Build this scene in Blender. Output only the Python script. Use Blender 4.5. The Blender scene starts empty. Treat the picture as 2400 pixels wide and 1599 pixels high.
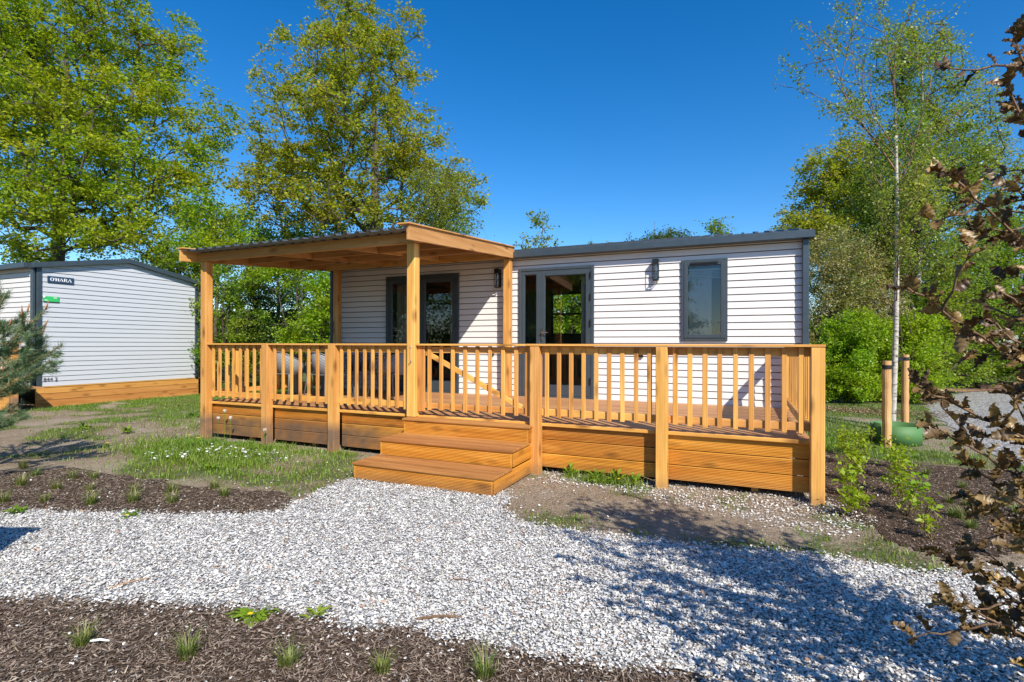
import bpy, math, random
import numpy as np
from mathutils import Vector

# ---------------------------------------------------------------- camera, world, sun, exposure
TH = math.radians(23.6); CC, SS = math.cos(TH), math.sin(TH)
CH = 1.62; FPX = 1232.0
scene = bpy.context.scene
camd = bpy.data.cameras.new("camera"); cam = bpy.data.objects.new("camera", camd)
scene.collection.objects.link(cam); scene.camera = cam
camd.sensor_width = 36; camd.lens = FPX / 2400 * 36; camd.clip_end = 3000; camd.clip_start = 0.05
camd.shift_y = 0.0034
cam.location = (0, 0, CH); cam.rotation_euler = (math.radians(90), math.radians(-0.14), TH)
SUN_EL = math.radians(39.8)
world = bpy.data.worlds.new("World"); scene.world = world; world.use_nodes = True
wn, wl = world.node_tree.nodes, world.node_tree.links
wn.clear()
sky = wn.new('ShaderNodeTexSky'); sky.sky_type = 'NISHITA'; sky.sun_disc = False
sky.sun_elevation = SUN_EL; sky.sun_rotation = math.radians(135)
sky.altitude = 900; sky.air_density = 1.0; sky.dust_density = 0.35; sky.ozone_density = 2.6
hs = wn.new('ShaderNodeHueSaturation'); hs.inputs['Saturation'].default_value = 1.4; hs.inputs['Hue'].default_value = .503
bg = wn.new('ShaderNodeBackground'); bg.inputs[1].default_value = 0.125
wo = wn.new('ShaderNodeOutputWorld')
wl.new(sky.outputs[0], hs.inputs['Color']); wl.new(hs.outputs[0], bg.inputs[0]); wl.new(bg.outputs[0], wo.inputs[0])
sund = bpy.data.lights.new("sun", 'SUN'); sund.energy = 4.3; sund.angle = math.radians(0.5); sund.color = (1.0, 0.93, 0.82)
sun = bpy.data.objects.new("sun", sund); scene.collection.objects.link(sun)
sun.rotation_euler = Vector((1, -1, 1.18)).to_track_quat('Z', 'Y').to_euler()
scene.view_settings.view_transform = 'Standard'; scene.view_settings.look = 'None'
scene.view_settings.exposure = 0.56; scene.view_settings.gamma = 1.0
scene.render.engine = 'CYCLES'
scene.cycles.max_bounces = 8; scene.cycles.transparent_max_bounces = 12
scene.cycles.diffuse_bounces = 4; scene.cycles.glossy_bounces = 3

rng = np.random.default_rng(11); random.seed(5)
C = scene.collection
def at(x, y, Z):                                   # a direction in the view and a distance -> a place
    X = (x - 1200) / FPX * Z
    return np.array([X * CC - Z * SS, X * SS + Z * CC, CH - (y - 808) / FPX * Z])

# ---------------------------------------------------------------- materials
M = {}
def mat(name):
    m = bpy.data.materials.new(name); m.use_nodes = True; m.node_tree.nodes.clear()
    M[name] = m; n, l = m.node_tree.nodes, m.node_tree.links
    out = n.new('ShaderNodeOutputMaterial')
    return m, n, l, out
def pbr(n, l, out, rough=.6, col=None, metal=0, spec=.5):
    b = n.new('ShaderNodeBsdfPrincipled'); b.inputs['Roughness'].default_value = rough
    b.inputs['Metallic'].default_value = metal; b.inputs['Specular IOR Level'].default_value = spec
    if col: b.inputs['Base Color'].default_value = (*col, 1)
    l.new(b.outputs[0], out.inputs[0]); return b
def ramp(n, stops, mode='LINEAR'):
    r = n.new('ShaderNodeValToRGB'); r.color_ramp.interpolation = mode; e = r.color_ramp.elements
    while len(e) < len(stops): e.new(.5)
    for k, (p, c) in enumerate(stops):
        e[k].position = p; e[k].color = (*c, 1)
    return r
def noise(n, scale, detail=3, rough=.6, dist=0):
    t = n.new('ShaderNodeTexNoise'); t.inputs['Scale'].default_value = scale; t.inputs['Detail'].default_value = detail
    t.inputs['Roughness'].default_value = rough; t.inputs['Distortion'].default_value = dist; return t
def mapping(n, l, src, sc, loc=(0, 0, 0)):
    m = n.new('ShaderNodeMapping'); m.inputs['Scale'].default_value = sc; m.inputs['Location'].default_value = loc
    l.new(src, m.inputs[0]); return m.outputs[0]
def mix(n, l, f, a, b, typ='MIX'):
    m = n.new('ShaderNodeMix'); m.data_type = 'RGBA'; m.blend_type = typ
    for s, v in ((m.inputs[0], f), (m.inputs[6], a), (m.inputs[7], b)):
        if hasattr(v, 'links'): l.new(v, s)
        elif isinstance(v, (int, float)): s.default_value = v
        else: s.default_value = (*v, 1)
    return m.outputs[2]
def bump(n, l, h, strength, dist, b):
    t = n.new('ShaderNodeBump'); t.inputs['Strength'].default_value = strength; t.inputs['Distance'].default_value = dist
    l.new(h, t.inputs['Height']); l.new(t.outputs[0], b.inputs['Normal'])
def mrange(n, l, v, a, b, c=0, d=1):
    m = n.new('ShaderNodeMapRange'); m.inputs[1].default_value = a; m.inputs[2].default_value = b
    m.inputs[3].default_value = c; m.inputs[4].default_value = d; l.new(v, m.inputs[0]); return m.outputs[0]
def math_(n, l, op, a, b):
    m = n.new('ShaderNodeMath'); m.operation = op
    for s, v in ((m.inputs[0], a), (m.inputs[1], b)):
        if hasattr(v, 'links'): l.new(v, s)
        else: s.default_value = v
    return m.outputs[0]

def wood(name, dark, midc, light, knots=1.0, dirt=False, rough=.55, board=.35, knotcol=(.16, .055, .012)):
    m, n, l, out = mat(name); b = pbr(n, l, out, rough, spec=.35)
    at_ = n.new('ShaderNodeAttribute'); at_.attribute_name = 'wuv'
    v = at_.outputs['Vector']
    nz = noise(n, 1.0, 4, .6, .6); l.new(mapping(n, l, v, (.9, 16, 16)), nz.inputs[0])
    wv = n.new('ShaderNodeTexWave'); wv.wave_type = 'BANDS'; wv.bands_direction = 'Y'
    wv.inputs['Scale'].default_value = 8; wv.inputs['Distortion'].default_value = 3.2; wv.inputs['Detail'].default_value = 2
    wv.inputs['Detail Scale'].default_value = .7
    l.new(mapping(n, l, v, (.07, 1.5, 1.5)), wv.inputs[0])
    f = mix(n, l, .10, nz.outputs[0], wv.outputs[0])
    r = ramp(n, [(.30, dark), (.5, midc), (.70, light)]); l.new(f, r.inputs[0])
    blotch = noise(n, 1.0, 2, .5); l.new(mapping(n, l, v, (.9, 5, 5)), blotch.inputs[0])
    c = mix(n, l, mrange(n, l, blotch.outputs[0], .35, .7), r.outputs[0], mix(n, l, .55, r.outputs[0], dark), 'MIX')
    # board to board variation from the per-board number
    sep = n.new('ShaderNodeSeparateXYZ'); l.new(v, sep.inputs[0])
    a2 = n.new('ShaderNodeAttribute'); a2.attribute_name = 'bid'
    hsv = n.new('ShaderNodeHueSaturation'); l.new(c, hsv.inputs['Color'])
    l.new(mrange(n, l, a2.outputs['Fac'], 0, 1, 1 - board * .5, 1 + board * .5), hsv.inputs['Value'])
    l.new(mrange(n, l, a2.outputs['Fac'], 0, 1, .492, .506), hsv.inputs['Hue'])
    c = hsv.outputs[0]
    if knots:
        vo = n.new('ShaderNodeTexVoronoi'); vo.inputs['Scale'].default_value = 1
        l.new(mapping(n, l, v, (2.2, 6, 6)), vo.inputs[0])
        kf = mrange(n, l, vo.outputs[0], .07, .30, knots * .8, 0)
        c = mix(n, l, kf, c, knotcol)
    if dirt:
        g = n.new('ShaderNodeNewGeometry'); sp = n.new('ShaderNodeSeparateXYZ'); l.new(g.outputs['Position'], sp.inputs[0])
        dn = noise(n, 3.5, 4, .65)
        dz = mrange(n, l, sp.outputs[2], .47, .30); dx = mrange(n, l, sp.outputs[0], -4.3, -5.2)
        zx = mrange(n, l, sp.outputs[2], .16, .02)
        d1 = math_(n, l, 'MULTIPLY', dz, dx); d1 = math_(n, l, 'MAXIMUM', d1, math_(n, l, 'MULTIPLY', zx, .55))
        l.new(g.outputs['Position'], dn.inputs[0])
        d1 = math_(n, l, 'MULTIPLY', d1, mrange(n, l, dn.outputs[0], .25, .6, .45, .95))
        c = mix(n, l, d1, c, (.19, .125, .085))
    l.new(c, b.inputs['Base Color'])
    bump(n, l, f, .25, .003, b)
    return m
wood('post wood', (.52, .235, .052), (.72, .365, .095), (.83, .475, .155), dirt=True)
wood('rail wood', (.52, .23, .048), (.73, .365, .088), (.84, .48, .145), board=.3)
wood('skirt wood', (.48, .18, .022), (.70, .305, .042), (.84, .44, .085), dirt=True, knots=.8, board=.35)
wood('clean skirt wood', (.50, .22, .05), (.62, .30, .075), (.72, .40, .12), knots=.8, board=.3)
wood('tread wood', (.32, .135, .036), (.46, .20, .058), (.56, .28, .095), knots=.5, board=.25, rough=.6)
wood('deck floor wood', (.36, .17, .07), (.48, .24, .10), (.56, .31, .15), knots=.3, board=.2, rough=.65)
wood('beam wood', (.48, .235, .062), (.64, .345, .11), (.75, .45, .17))
wood('round stake wood', (.40, .21, .08), (.58, .33, .14), (.68, .42, .2), knots=.9)

def plain(name, col, rough=.5, metal=0, spec=.5, var=.06, vs=6, bs=0):
    m, n, l, out = mat(name); b = pbr(n, l, out, rough, None, metal, spec)
    t = noise(n, vs, 4); tc = n.new('ShaderNodeTexCoord'); l.new(tc.outputs['Object'], t.inputs[0])
    lo = tuple(c * (1 - var) for c in col); hi = tuple(min(1, c * (1 + var)) for c in col)
    r = ramp(n, [(.3, lo), (.7, hi)]); l.new(t.outputs[0], r.inputs[0]); l.new(r.outputs[0], b.inputs['Base Color'])
    l.new(mrange(n, l, t.outputs[0], .3, .7, max(0, rough - .06), rough + .06), b.inputs['Roughness'])
    if bs: bump(n, l, t.outputs[0], bs, .01, b)
    return m
def siding_mat(name, col):
    m, n, l, out = mat(name); b = pbr(n, l, out, .5, None, 0, .3)
    tc = n.new('ShaderNodeTexCoord')
    a = noise(n, 1.0, 5, .6); l.new(mapping(n, l, tc.outputs['Object'], (1.2, 1.2, 60)), a.inputs[0])
    g = noise(n, 1.2, 3); l.new(tc.outputs['Object'], g.inputs[0])
    r = ramp(n, [(.3, tuple(c * .955 for c in col)), (.7, col)]); l.new(a.outputs[0], r.inputs[0])
    c = mix(n, l, mrange(n, l, g.outputs[0], .4, .75, 0, .10), r.outputs[0], (.5, .47, .42))
    l.new(c, b.inputs['Base Color']); bump(n, l, a.outputs[0], .12, .002, b)
    return m
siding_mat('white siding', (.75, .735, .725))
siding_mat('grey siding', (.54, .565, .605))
plain('anthracite frame', (.046, .062, .076), .42, 0, .5, .05)
plain('anthracite metal', (.062, .085, .104), .38, .3, .5, .08)
plain('black plastic', (.012, .012, .013), .4)
plain('groove dark', (.03, .03, .035), .8)
plain('steel', (.55, .55, .56), .28, 1)
plain('bolt metal', (.35, .34, .33), .4, 1)
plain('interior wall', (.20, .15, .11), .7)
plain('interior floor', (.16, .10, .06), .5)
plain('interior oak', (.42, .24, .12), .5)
plain('curtain cloth', (.50, .47, .43), .9)
plain('curtain grey', (.50, .53, .58), .9)
plain('sofa grey', (.20, .21, .23), .9)
plain('blind slat', (.55, .58, .62), .5)
plain('sheet metal', (.20, .215, .235), .35, .75, .5, .15)
plain('green plastic', (.075, .19, .055), .6, 0, .5, .08, 3)
plain('black rubber', (.01, .01, .012), .6)
plain('sign navy', (.028, .06, .12), .4)
plain('sign green', (.04, .50, .13), .45)
plain('sign white', (.85, .86, .88), .5)
plain('number dark', (.05, .05, .05), .6)
plain('chair metal', (.17, .185, .20), .4, .2)
plain('table top', (.10, .105, .11), .5)
plain('caster grey', (.22, .25, .22), .5)
plain('soil dark', (.06, .045, .035), .95)
plain('bud brown', (.36, .15, .05), .7)
plain('flower yellow', (.85, .55, .01), .6, var=.15)
plain('flower white', (.85, .85, .82), .7)
plain('far wall white', (.62, .63, .62), .7)

def weave():
    m, n, l, out = mat('woven rope'); b = pbr(n, l, out, .7)
    a = n.new('ShaderNodeAttribute'); a.attribute_name = 'wuv'
    ck = n.new('ShaderNodeTexChecker'); ck.inputs['Scale'].default_value = 1
    ck.inputs[1].default_value = (.42, .43, .46, 1); ck.inputs[2].default_value = (.012, .012, .016, 1)
    l.new(mapping(n, l, a.outputs['Vector'], (42, 62, 1)), ck.inputs[0]); l.new(ck.outputs[0], b.inputs['Base Color'])
weave()
def glass(name, tint, k):
    m, n, l, out = mat(name)
    fr = n.new('ShaderNodeFresnel'); fr.inputs[0].default_value = 1.55
    g = n.new('ShaderNodeBsdfGlossy'); g.inputs['Roughness'].default_value = 0.0; g.inputs['Color'].default_value = (.95, .97, 1, 1)
    t = n.new('ShaderNodeBsdfTransparent'); t.inputs[0].default_value = (*tint, 1)
    mx = n.new('ShaderNodeMixShader'); l.new(math_(n, l, 'MINIMUM', math_(n, l, 'MULTIPLY', fr.outputs[0], k), 1.0), mx.inputs[0])
    tc = n.new('ShaderNodeTexCoord'); nz = noise(n, 1.3, 2); l.new(tc.outputs['Object'], nz.inputs[0])
    bp = n.new('ShaderNodeBump'); bp.inputs['Strength'].default_value = .03; bp.inputs['Distance'].default_value = .02
    l.new(nz.outputs[0], bp.inputs['Height']); l.new(bp.outputs[0], g.inputs['Normal'])
    l.new(t.outputs[0], mx.inputs[1]); l.new(g.outputs[0], mx.inputs[2]); l.new(mx.outputs[0], out.inputs[0])
glass('window glass', (.80, .83, .80), 1.8)
glass('lamp glass', (.85, .87, .88), 2.0)

def leafmat(name, cols, trans=.46, gloss=.35, tcol=1.35, hue=.04):
    m, n, l, out = mat(name)
    g = n.new('ShaderNodeNewGeometry')
    k = len(cols); r = ramp(n, [(i / max(1, k - 1), c) for i, c in enumerate(cols)])
    l.new(g.outputs['Random Per Island'], r.inputs[0])
    nz = noise(n, .55, 2); l.new(g.outputs['Position'], nz.inputs[0])
    h = n.new('ShaderNodeHueSaturation'); l.new(r.outputs[0], h.inputs['Color'])
    l.new(mrange(n, l, nz.outputs[0], .3, .7, .5 - hue, .5 + hue * .6), h.inputs['Hue'])
    col = h.outputs[0]
    d = n.new('ShaderNodeBsdfPrincipled'); d.inputs['Roughness'].default_value = .42; d.inputs['Specular IOR Level'].default_value = gloss
    l.new(col, d.inputs['Base Color'])
    t = n.new('ShaderNodeBsdfTranslucent')
    tc = mix(n, l, 1.0, col, (tcol, tcol * 1.02, tcol * .35), 'MULTIPLY'); l.new(tc, t.inputs[0])
    mx = n.new('ShaderNodeMixShader'); mx.inputs[0].default_value = trans
    l.new(d.outputs[0], mx.inputs[1]); l.new(t.outputs[0], mx.inputs[2]); l.new(mx.outputs[0], out.inputs[0])
leafmat('oak leaves', [(0.182, 0.260, 0.016), (0.273, 0.377, 0.021), (0.377, 0.468, 0.029), (0.234, 0.312, 0.026)])
leafmat('spring leaves', [(0.213, 0.263, 0.025), (0.312, 0.375, 0.025), (0.413, 0.450, 0.037), (0.325, 0.263, 0.075)], hue=.03)
leafmat('birch leaves', [(0.144, 0.216, 0.024), (0.228, 0.312, 0.042), (0.324, 0.396, 0.084)], gloss=.6)
leafmat('willow leaves', [(0.322, 0.322, 0.115), (0.437, 0.414, 0.172), (0.253, 0.276, 0.081), (0.517, 0.460, 0.253)], trans=.35)
leafmat('bright leaves', [(0.176, 0.308, 0.013), (0.253, 0.407, 0.020), (0.341, 0.484, 0.028)], gloss=.4)
leafmat('dark leaves', [(0.038, 0.083, 0.018), (0.060, 0.120, 0.022), (0.083, 0.165, 0.030)], trans=.2)
leafmat('mid leaves', [(0.121, 0.216, 0.020), (0.189, 0.311, 0.027), (0.270, 0.392, 0.041)])
leafmat('grass blades', [(.09, .17, .015), (.14, .26, .022), (.20, .33, .03), (.26, .28, .08)], trans=.3, hue=.02)
leafmat('tuft blades', [(.09, .15, .02), (.14, .22, .03), (.32, .28, .14)], trans=.25)
leafmat('weed leaves', [(0.110, 0.220, 0.017), (0.176, 0.308, 0.022), (0.220, 0.352, 0.033)], trans=.3)
leafmat('pine needles', [(.08, .15, .06), (.14, .23, .10), (.22, .30, .16)], trans=.2, gloss=.6, tcol=1)
leafmat('holly leaves', [(.06, .038, .022), (.13, .075, .034), (.20, .12, .048), (.34, .21, .075), (.10, .06, .035)], trans=.15, gloss=.45, tcol=1.1, hue=.015)
leafmat('dry leaves', [(.16, .10, .055), (.28, .18, .10), (.38, .28, .18), (.12, .09, .06)], trans=0, gloss=.15, hue=.01)
leafmat('mulch chips', [(.075, .054, .040), (.165, .122, .09), (.26, .20, .155), (.42, .34, .26)], trans=0, gloss=.15, hue=.01)

def barkmat(name, a, b_, sc=(6, 6, 1.2)):
    m, n, l, out = mat(name); b = pbr(n, l, out, .85)
    tc = n.new('ShaderNodeTexCoord'); t = noise(n, 3, 5, .7); l.new(mapping(n, l, tc.outputs['Object'], sc), t.inputs[0])
    r = ramp(n, [(.35, a), (.65, b_)]); l.new(t.outputs[0], r.inputs[0]); l.new(r.outputs[0], b.inputs['Base Color'])
    bump(n, l, t.outputs[0], .6, .02, b)
barkmat('oak bark', (.045, .035, .026), (.14, .115, .085))
barkmat('dark twig', (.035, .026, .02), (.09, .065, .045))
barkmat('holly stem', (.10, .055, .03), (.28, .17, .09))
barkmat('pine bark', (.20, .11, .05), (.36, .22, .11))
def birchbark():
    m, n, l, out = mat('birch bark'); b = pbr(n, l, out, .7)
    tc = n.new('ShaderNodeTexCoord'); t = noise(n, 2.2, 4, .75); l.new(mapping(n, l, tc.outputs['Object'], (2.5, 2.5, 9)), t.inputs[0])
    r = ramp(n, [(.36, (.05, .04, .035)), (.45, (.42, .38, .32)), (.7, (.66, .62, .55))]); l.new(t.outputs[0], r.inputs[0])
    l.new(r.outputs[0], b.inputs['Base Color']); bump(n, l, t.outputs[0], .4, .01, b)
birchbark()

def groundmat():
    m, n, l, out = mat('sandy soil'); b = pbr(n, l, out, .95, spec=.15)
    g = n.new('ShaderNodeNewGeometry'); p = g.outputs['Position']
    a = noise(n, 1.1, 6, .65); l.new(p, a.inputs[0])
    f = noise(n, 38, 4, .7); l.new(p, f.inputs[0])
    r = ramp(n, [(.3, (.25, .18, .115)), (.48, (.41, .315, .21)), (.62, (.50, .41, .30)), (.75, (.36, .27, .18))]); l.new(a.outputs[0], r.inputs[0])
    c = mix(n, l, .45, r.outputs[0], mix(n, l, mrange(n, l, f.outputs[0], .3, .7), (.12, .085, .055), (.60, .50, .39)))
    vo = n.new('ShaderNodeTexVoronoi'); vo.inputs['Scale'].default_value = 22; l.new(p, vo.inputs[0])
    c = mix(n, l, mrange(n, l, vo.outputs[0], .10, .16, .6, 0), c, (.62, .58, .52))
    at_ = n.new('ShaderNodeAttribute'); at_.attribute_name = 'grassy'
    gm = mix(n, l, f.outputs[0], (.05, .09, .018), (.14, .20, .045))
    e = math_(n, l, 'ADD', at_.outputs['Fac'], mrange(n, l, f.outputs[0], .3, .7, -.35, .35))
    c = mix(n, l, mrange(n, l, e, .2, .75, 0, .85), c, gm)
    l.new(c, b.inputs['Base Color']); bump(n, l, f.outputs[0], 1.0, .05, b)
groundmat()
def mulchmat():
    m, n, l, out = mat('bark mulch'); b = pbr(n, l, out, .95, spec=.1)
    g = n.new('ShaderNodeNewGeometry'); p = g.outputs['Position']
    w = noise(n, 3, 2); l.new(p, w.inputs[0])
    v1 = n.new('ShaderNodeTexVoronoi'); v1.inputs['Scale'].default_value = 1
    l.new(mapping(n, l, mix(n, l, .5, p, w.outputs[1], 'ADD'), (70, 35, 50)), v1.inputs[0])
    f = noise(n, 60, 4, .7); l.new(p, f.inputs[0])
    r = ramp(n, [(0, (.04, .026, .018)), (.5, (.085, .056, .038)), (1, (.16, .11, .08))]); l.new(v1.outputs[1], r.inputs[0])
    c = mix(n, l, .5, r.outputs[0], mix(n, l, f.outputs[0], (.02, .012, .008), (.13, .09, .06)))
    l.new(c, b.inputs['Base Color']); bump(n, l, v1.outputs[0], .8, .02, b)
mulchmat()
def shellmat(name, sc, dk=0):
    m, n, l, out = mat(name); b = pbr(n, l, out, .75, spec=.2)
    g = n.new('ShaderNodeNewGeometry'); p = g.outputs['Position']
    v1 = n.new('ShaderNodeTexVoronoi'); v1.inputs['Scale'].default_value = sc; l.new(p, v1.inputs[0])
    s = n.new('ShaderNodeSeparateColor'); l.new(v1.outputs[1], s.inputs[0])
    r = ramp(n, [(0, (.16, .155, .15)), (.25, (.42, .41, .39)), (.5, (.56, .55, .53)), (.8, (.70, .69, .67)), (1, (.42, .36, .29))]); l.new(s.outputs[0], r.inputs[0])
    c = mix(n, l, mrange(n, l, v1.outputs[0], .25, .6, 0, .8), r.outputs[0], (.14, .13, .12))
    l.new(c, b.inputs['Base Color']); bump(n, l, v1.outputs[0], .8, .02, b)
shellmat('shell bed', 42)
shellmat('road gravel', 26)
def shardmat():
    m, n, l, out = mat('shell pieces'); b = pbr(n, l, out, .5, spec=.35)
    g = n.new('ShaderNodeNewGeometry')
    r = ramp(n, [(0, (.78, .77, .735)), (.30, (.66, .65, .62)), (.52, (.85, .83, .78)), (.70, (.56, .555, .54)), (.79, (.38, .385, .39)), (.84, (.20, .20, .21)), (.88, (.66, .60, .50)), (.95, (.10, .10, .11)), (.975, (.46, .27, .16))], 'CONSTANT')
    l.new(g.outputs['Random Per Island'], r.inputs[0])
    nz = noise(n, 120, 2); l.new(g.outputs['Position'], nz.inputs[0])
    c = mix(n, l, mrange(n, l, nz.outputs[0], .35, .7, 0, .22), r.outputs[0], (.28, .26, .24))
    l.new(c, b.inputs['Base Color'])
shardmat()
def roofmat():
    plain('roof sheet', (.085, .10, .115), .45, .4, .5, .12)
roofmat()

# ---------------------------------------------------------------- builders
BASE = {}
def tag(o, label=None, cat=None, group=None, kind=None):
    for k, v in (('label', label), ('category', cat), ('group', group), ('kind', kind)):
        if v: o[k] = v
    return o
def thing(name, loc, label, cat, group=None):
    o = bpy.data.objects.new(name, None); C.objects.link(o); o.location = loc; o.empty_display_size = .2
    BASE[o.name] = np.array(loc, float); return tag(o, label, cat, group)
def link(name, me, m, parent=None, origin=None):
    o = bpy.data.objects.new(name, me); C.objects.link(o)
    if m: me.materials.append(M[m] if isinstance(m, str) else m)
    if parent:
        o.parent = parent; BASE[o.name] = BASE[parent.name]
    else:
        o.location = origin if origin is not None else (0, 0, 0); BASE[o.name] = np.array(origin if origin is not None else (0, 0, 0), float)
    return o
def np_obj(name, V, F, m, parent=None, origin=None, smooth=False, attrs=None):
    """F: list of int arrays (each (k, n)) or one array"""
    V = np.asarray(V, float)
    b = BASE[parent.name] if parent else np.array(origin if origin is not None else (0, 0, 0), float)
    V = V - b
    if not isinstance(F, list) or not isinstance(F[0], np.ndarray): F = [np.asarray(F)]
    F = [np.asarray(f, np.int32) for f in F if len(f)]
    me = bpy.data.meshes.new(name)
    me.vertices.add(len(V)); me.vertices.foreach_set('co', V.astype(np.float32).ravel())
    li = np.concatenate([f.ravel() for f in F]); tot = np.concatenate([np.full(len(f), f.shape[1]) for f in F]).astype(np.int32)
    st = np.concatenate([[0], np.cumsum(tot)[:-1]]).astype(np.int32)
    me.loops.add(len(li)); me.loops.foreach_set('vertex_index', li.astype(np.int32))
    me.polygons.add(len(tot)); me.polygons.foreach_set('loop_start', st); me.polygons.foreach_set('loop_total', tot)
    if smooth: me.polygons.foreach_set('use_smooth', np.ones(len(tot), bool))
    me.update(calc_edges=True)
    for k, (typ, arr) in (attrs or {}).items():
        a = me.attributes.new(k, typ, 'POINT')
        a.data.foreach_set('vector' if typ == 'FLOAT_VECTOR' else 'value', np.asarray(arr, np.float32).ravel())
    return link(name, me, m, parent, origin)

class MB:
    def __init__(s): s.v = []; s.f = []; s.w = []; s.b = []
    def add(s, pts, faces, axis=0, fixed=None):
        o = len(s.v); r = np.array([random.random() * 40, random.random() * 9, random.random() * 9]); bid = random.random()
        for p in pts:
            q = (p[axis], p[(axis + 1) % 3], p[(axis + 2) % 3])
            s.v.append(tuple(p)); s.w.append(fixed if fixed else (q[0] + r[0], q[1] + r[1], q[2] + r[2])); s.b.append(bid)
        s.f += [tuple(i + o for i in f) for f in faces]; return s
    def box(s, x0, x1, y0, y1, z0, z1, axis=None, top=None):
        """top: optional function (x, y) -> extra z, for sloped pieces"""
        if axis is None:
            d = [abs(x1 - x0), abs(y1 - y0), abs(z1 - z0)]; axis = d.index(max(d))
        P = [(x, y, z) for x in (x0, x1) for y in (y0, y1) for z in (z0, z1)]
        if top: P = [(x, y, z + top(x, y)) for x, y, z in P]
        return s.add(P, [(0, 1, 3, 2), (4, 6, 7, 5), (0, 4, 5, 1), (2, 3, 7, 6), (0, 2, 6, 4), (1, 5, 7, 3)], axis)
    def obox(s, c, ax, hx, hy, hz):
        """oriented box: centre, rotation about z, half sizes"""
        ca, sa = math.cos(ax), math.sin(ax)
        P = [(c[0] + x * ca - y * sa, c[1] + x * sa + y * ca, c[2] + z) for x in (-hx, hx) for y in (-hy, hy) for z in (-hz, hz)]
        return s.add(P, [(0, 1, 3, 2), (4, 6, 7, 5), (0, 4, 5, 1), (2, 3, 7, 6), (0, 2, 6, 4), (1, 5, 7, 3)])
    def beam(s, p0, p1, w, h):
        """rectangular bar between two points, w sideways (horizontal), h the other way"""
        p0, p1 = Vector(p0), Vector(p1); d = (p1 - p0).normalized(); side = d.cross(Vector((0, 0, 1)))
        side = side.normalized() if side.length > 1e-4 else Vector((1, 0, 0)); up = side.cross(d)
        P = [tuple(q + side * a * w / 2 + up * b * h / 2) for q in (p0, p1) for a, b in ((-1, -1), (1, -1), (1, 1), (-1, 1))]
        ax = max(range(3), key=lambda i: abs(d[i]))
        return s.add(P, [(0, 1, 2, 3), (7, 6, 5, 4), (0, 4, 5, 1), (1, 5, 6, 2), (2, 6, 7, 3), (3, 7, 4, 0)], ax)
    def tube(s, pts, rad, n=8, cap=True):
        pts = [Vector(p) for p in pts]; rad = rad if hasattr(rad, '__len__') else [rad] * len(pts); V = []
        ref = Vector((0.3, 0.9, 0.1))
        for i, p in enumerate(pts):
            d = (pts[min(i + 1, len(pts) - 1)] - pts[max(i - 1, 0)]).normalized()
            a = d.cross(ref if abs(d.dot(ref.normalized())) < .95 else Vector((1, 0, 0))).normalized(); b = d.cross(a)
            for k in range(n):
                t = 2 * math.pi * k / n; V.append(tuple(p + (a * math.cos(t) + b * math.sin(t)) * rad[i]))
        F = [(i * n + k, i * n + (k + 1) % n, (i + 1) * n + (k + 1) % n, (i + 1) * n + k) for i in range(len(pts) - 1) for k in range(n)]
        if cap: F += [tuple(range(n))[::-1], tuple((len(pts) - 1) * n + k for k in range(n))]
        d = pts[-1] - pts[0]
        return s.add(V, F, max(range(3), key=lambda i: abs(d[i])))
    def extrude(s, prof, axis, a0, a1, cap=True):
        """closed profile of points in the two other axes (cyclic order), run along axis"""
        V = []
        for a in (a0, a1):
            for q in prof:
                p = [0, 0, 0]; p[axis] = a; p[(axis + 1) % 3] = q[0]; p[(axis + 2) % 3] = q[1]; V.append(tuple(p))
        n = len(prof); F = [(k, (k + 1) % n, (k + 1) % n + n, k + n) for k in range(n)]
        if cap: F += [tuple(range(n))[::-1], tuple(range(n, 2 * n))]
        return s.add(V, F, axis)
    def build(s, name, m, parent=None, origin=None, smooth=False, bevel=0):
        b = BASE[parent.name] if parent else np.array(origin if origin is not None else (0, 0, 0), float)
        me = bpy.data.meshes.new(name); me.from_pydata([tuple(np.array(v) - b) for v in s.v], [], s.f); me.update()
        a = me.attributes.new('wuv', 'FLOAT_VECTOR', 'POINT'); a.data.foreach_set('vector', np.array(s.w, np.float32).ravel())
        a = me.attributes.new('bid', 'FLOAT', 'POINT'); a.data.foreach_set('value', np.array(s.b, np.float32))
        if smooth: me.polygons.foreach_set('use_smooth', [True] * len(me.polygons))
        o = link(name, me, m, parent, origin)
        if bevel:
            bv = o.modifiers.new('edge', 'BEVEL'); bv.width = bevel; bv.segments = 1; bv.limit_method = 'ANGLE'
        return o

def hash2(ix, iy, seed):
    h = (ix.astype(np.int64) * 374761393 + iy.astype(np.int64) * 668265263 + seed * 974634777) & 0xffffffff
    h = ((h ^ (h >> 13)) * 1274126177) & 0xffffffff
    return ((h ^ (h >> 16)) & 0xffff) / 65535.0
def vn(x, y, seed=0):
    x = np.asarray(x, float); y = np.asarray(y, float); ix, iy = np.floor(x), np.floor(y); fx, fy = x - ix, y - iy
    fx = fx * fx * (3 - 2 * fx); fy = fy * fy * (3 - 2 * fy)
    a, b, c, d = hash2(ix, iy, seed), hash2(ix + 1, iy, seed), hash2(ix, iy + 1, seed), hash2(ix + 1, iy + 1, seed)
    return (a * (1 - fx) + b * fx) * (1 - fy) + (c * (1 - fx) + d * fx) * fy
def fbm(x, y, seed=0, o=4):
    t = 0; s = .5
    for k in range(o): t = t + s * vn(x * 2 ** k, y * 2 ** k, seed + k); s *= .5
    return t / .9375
def gh(x, y):
    """height of the ground"""
    return (fbm(np.asarray(x) * .5, np.asarray(y) * .5, 3, 3) - .5) * .05 + (fbm(np.asarray(x) * 4, np.asarray(y) * 4, 9, 2) - .5) * .012 - .012
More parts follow.
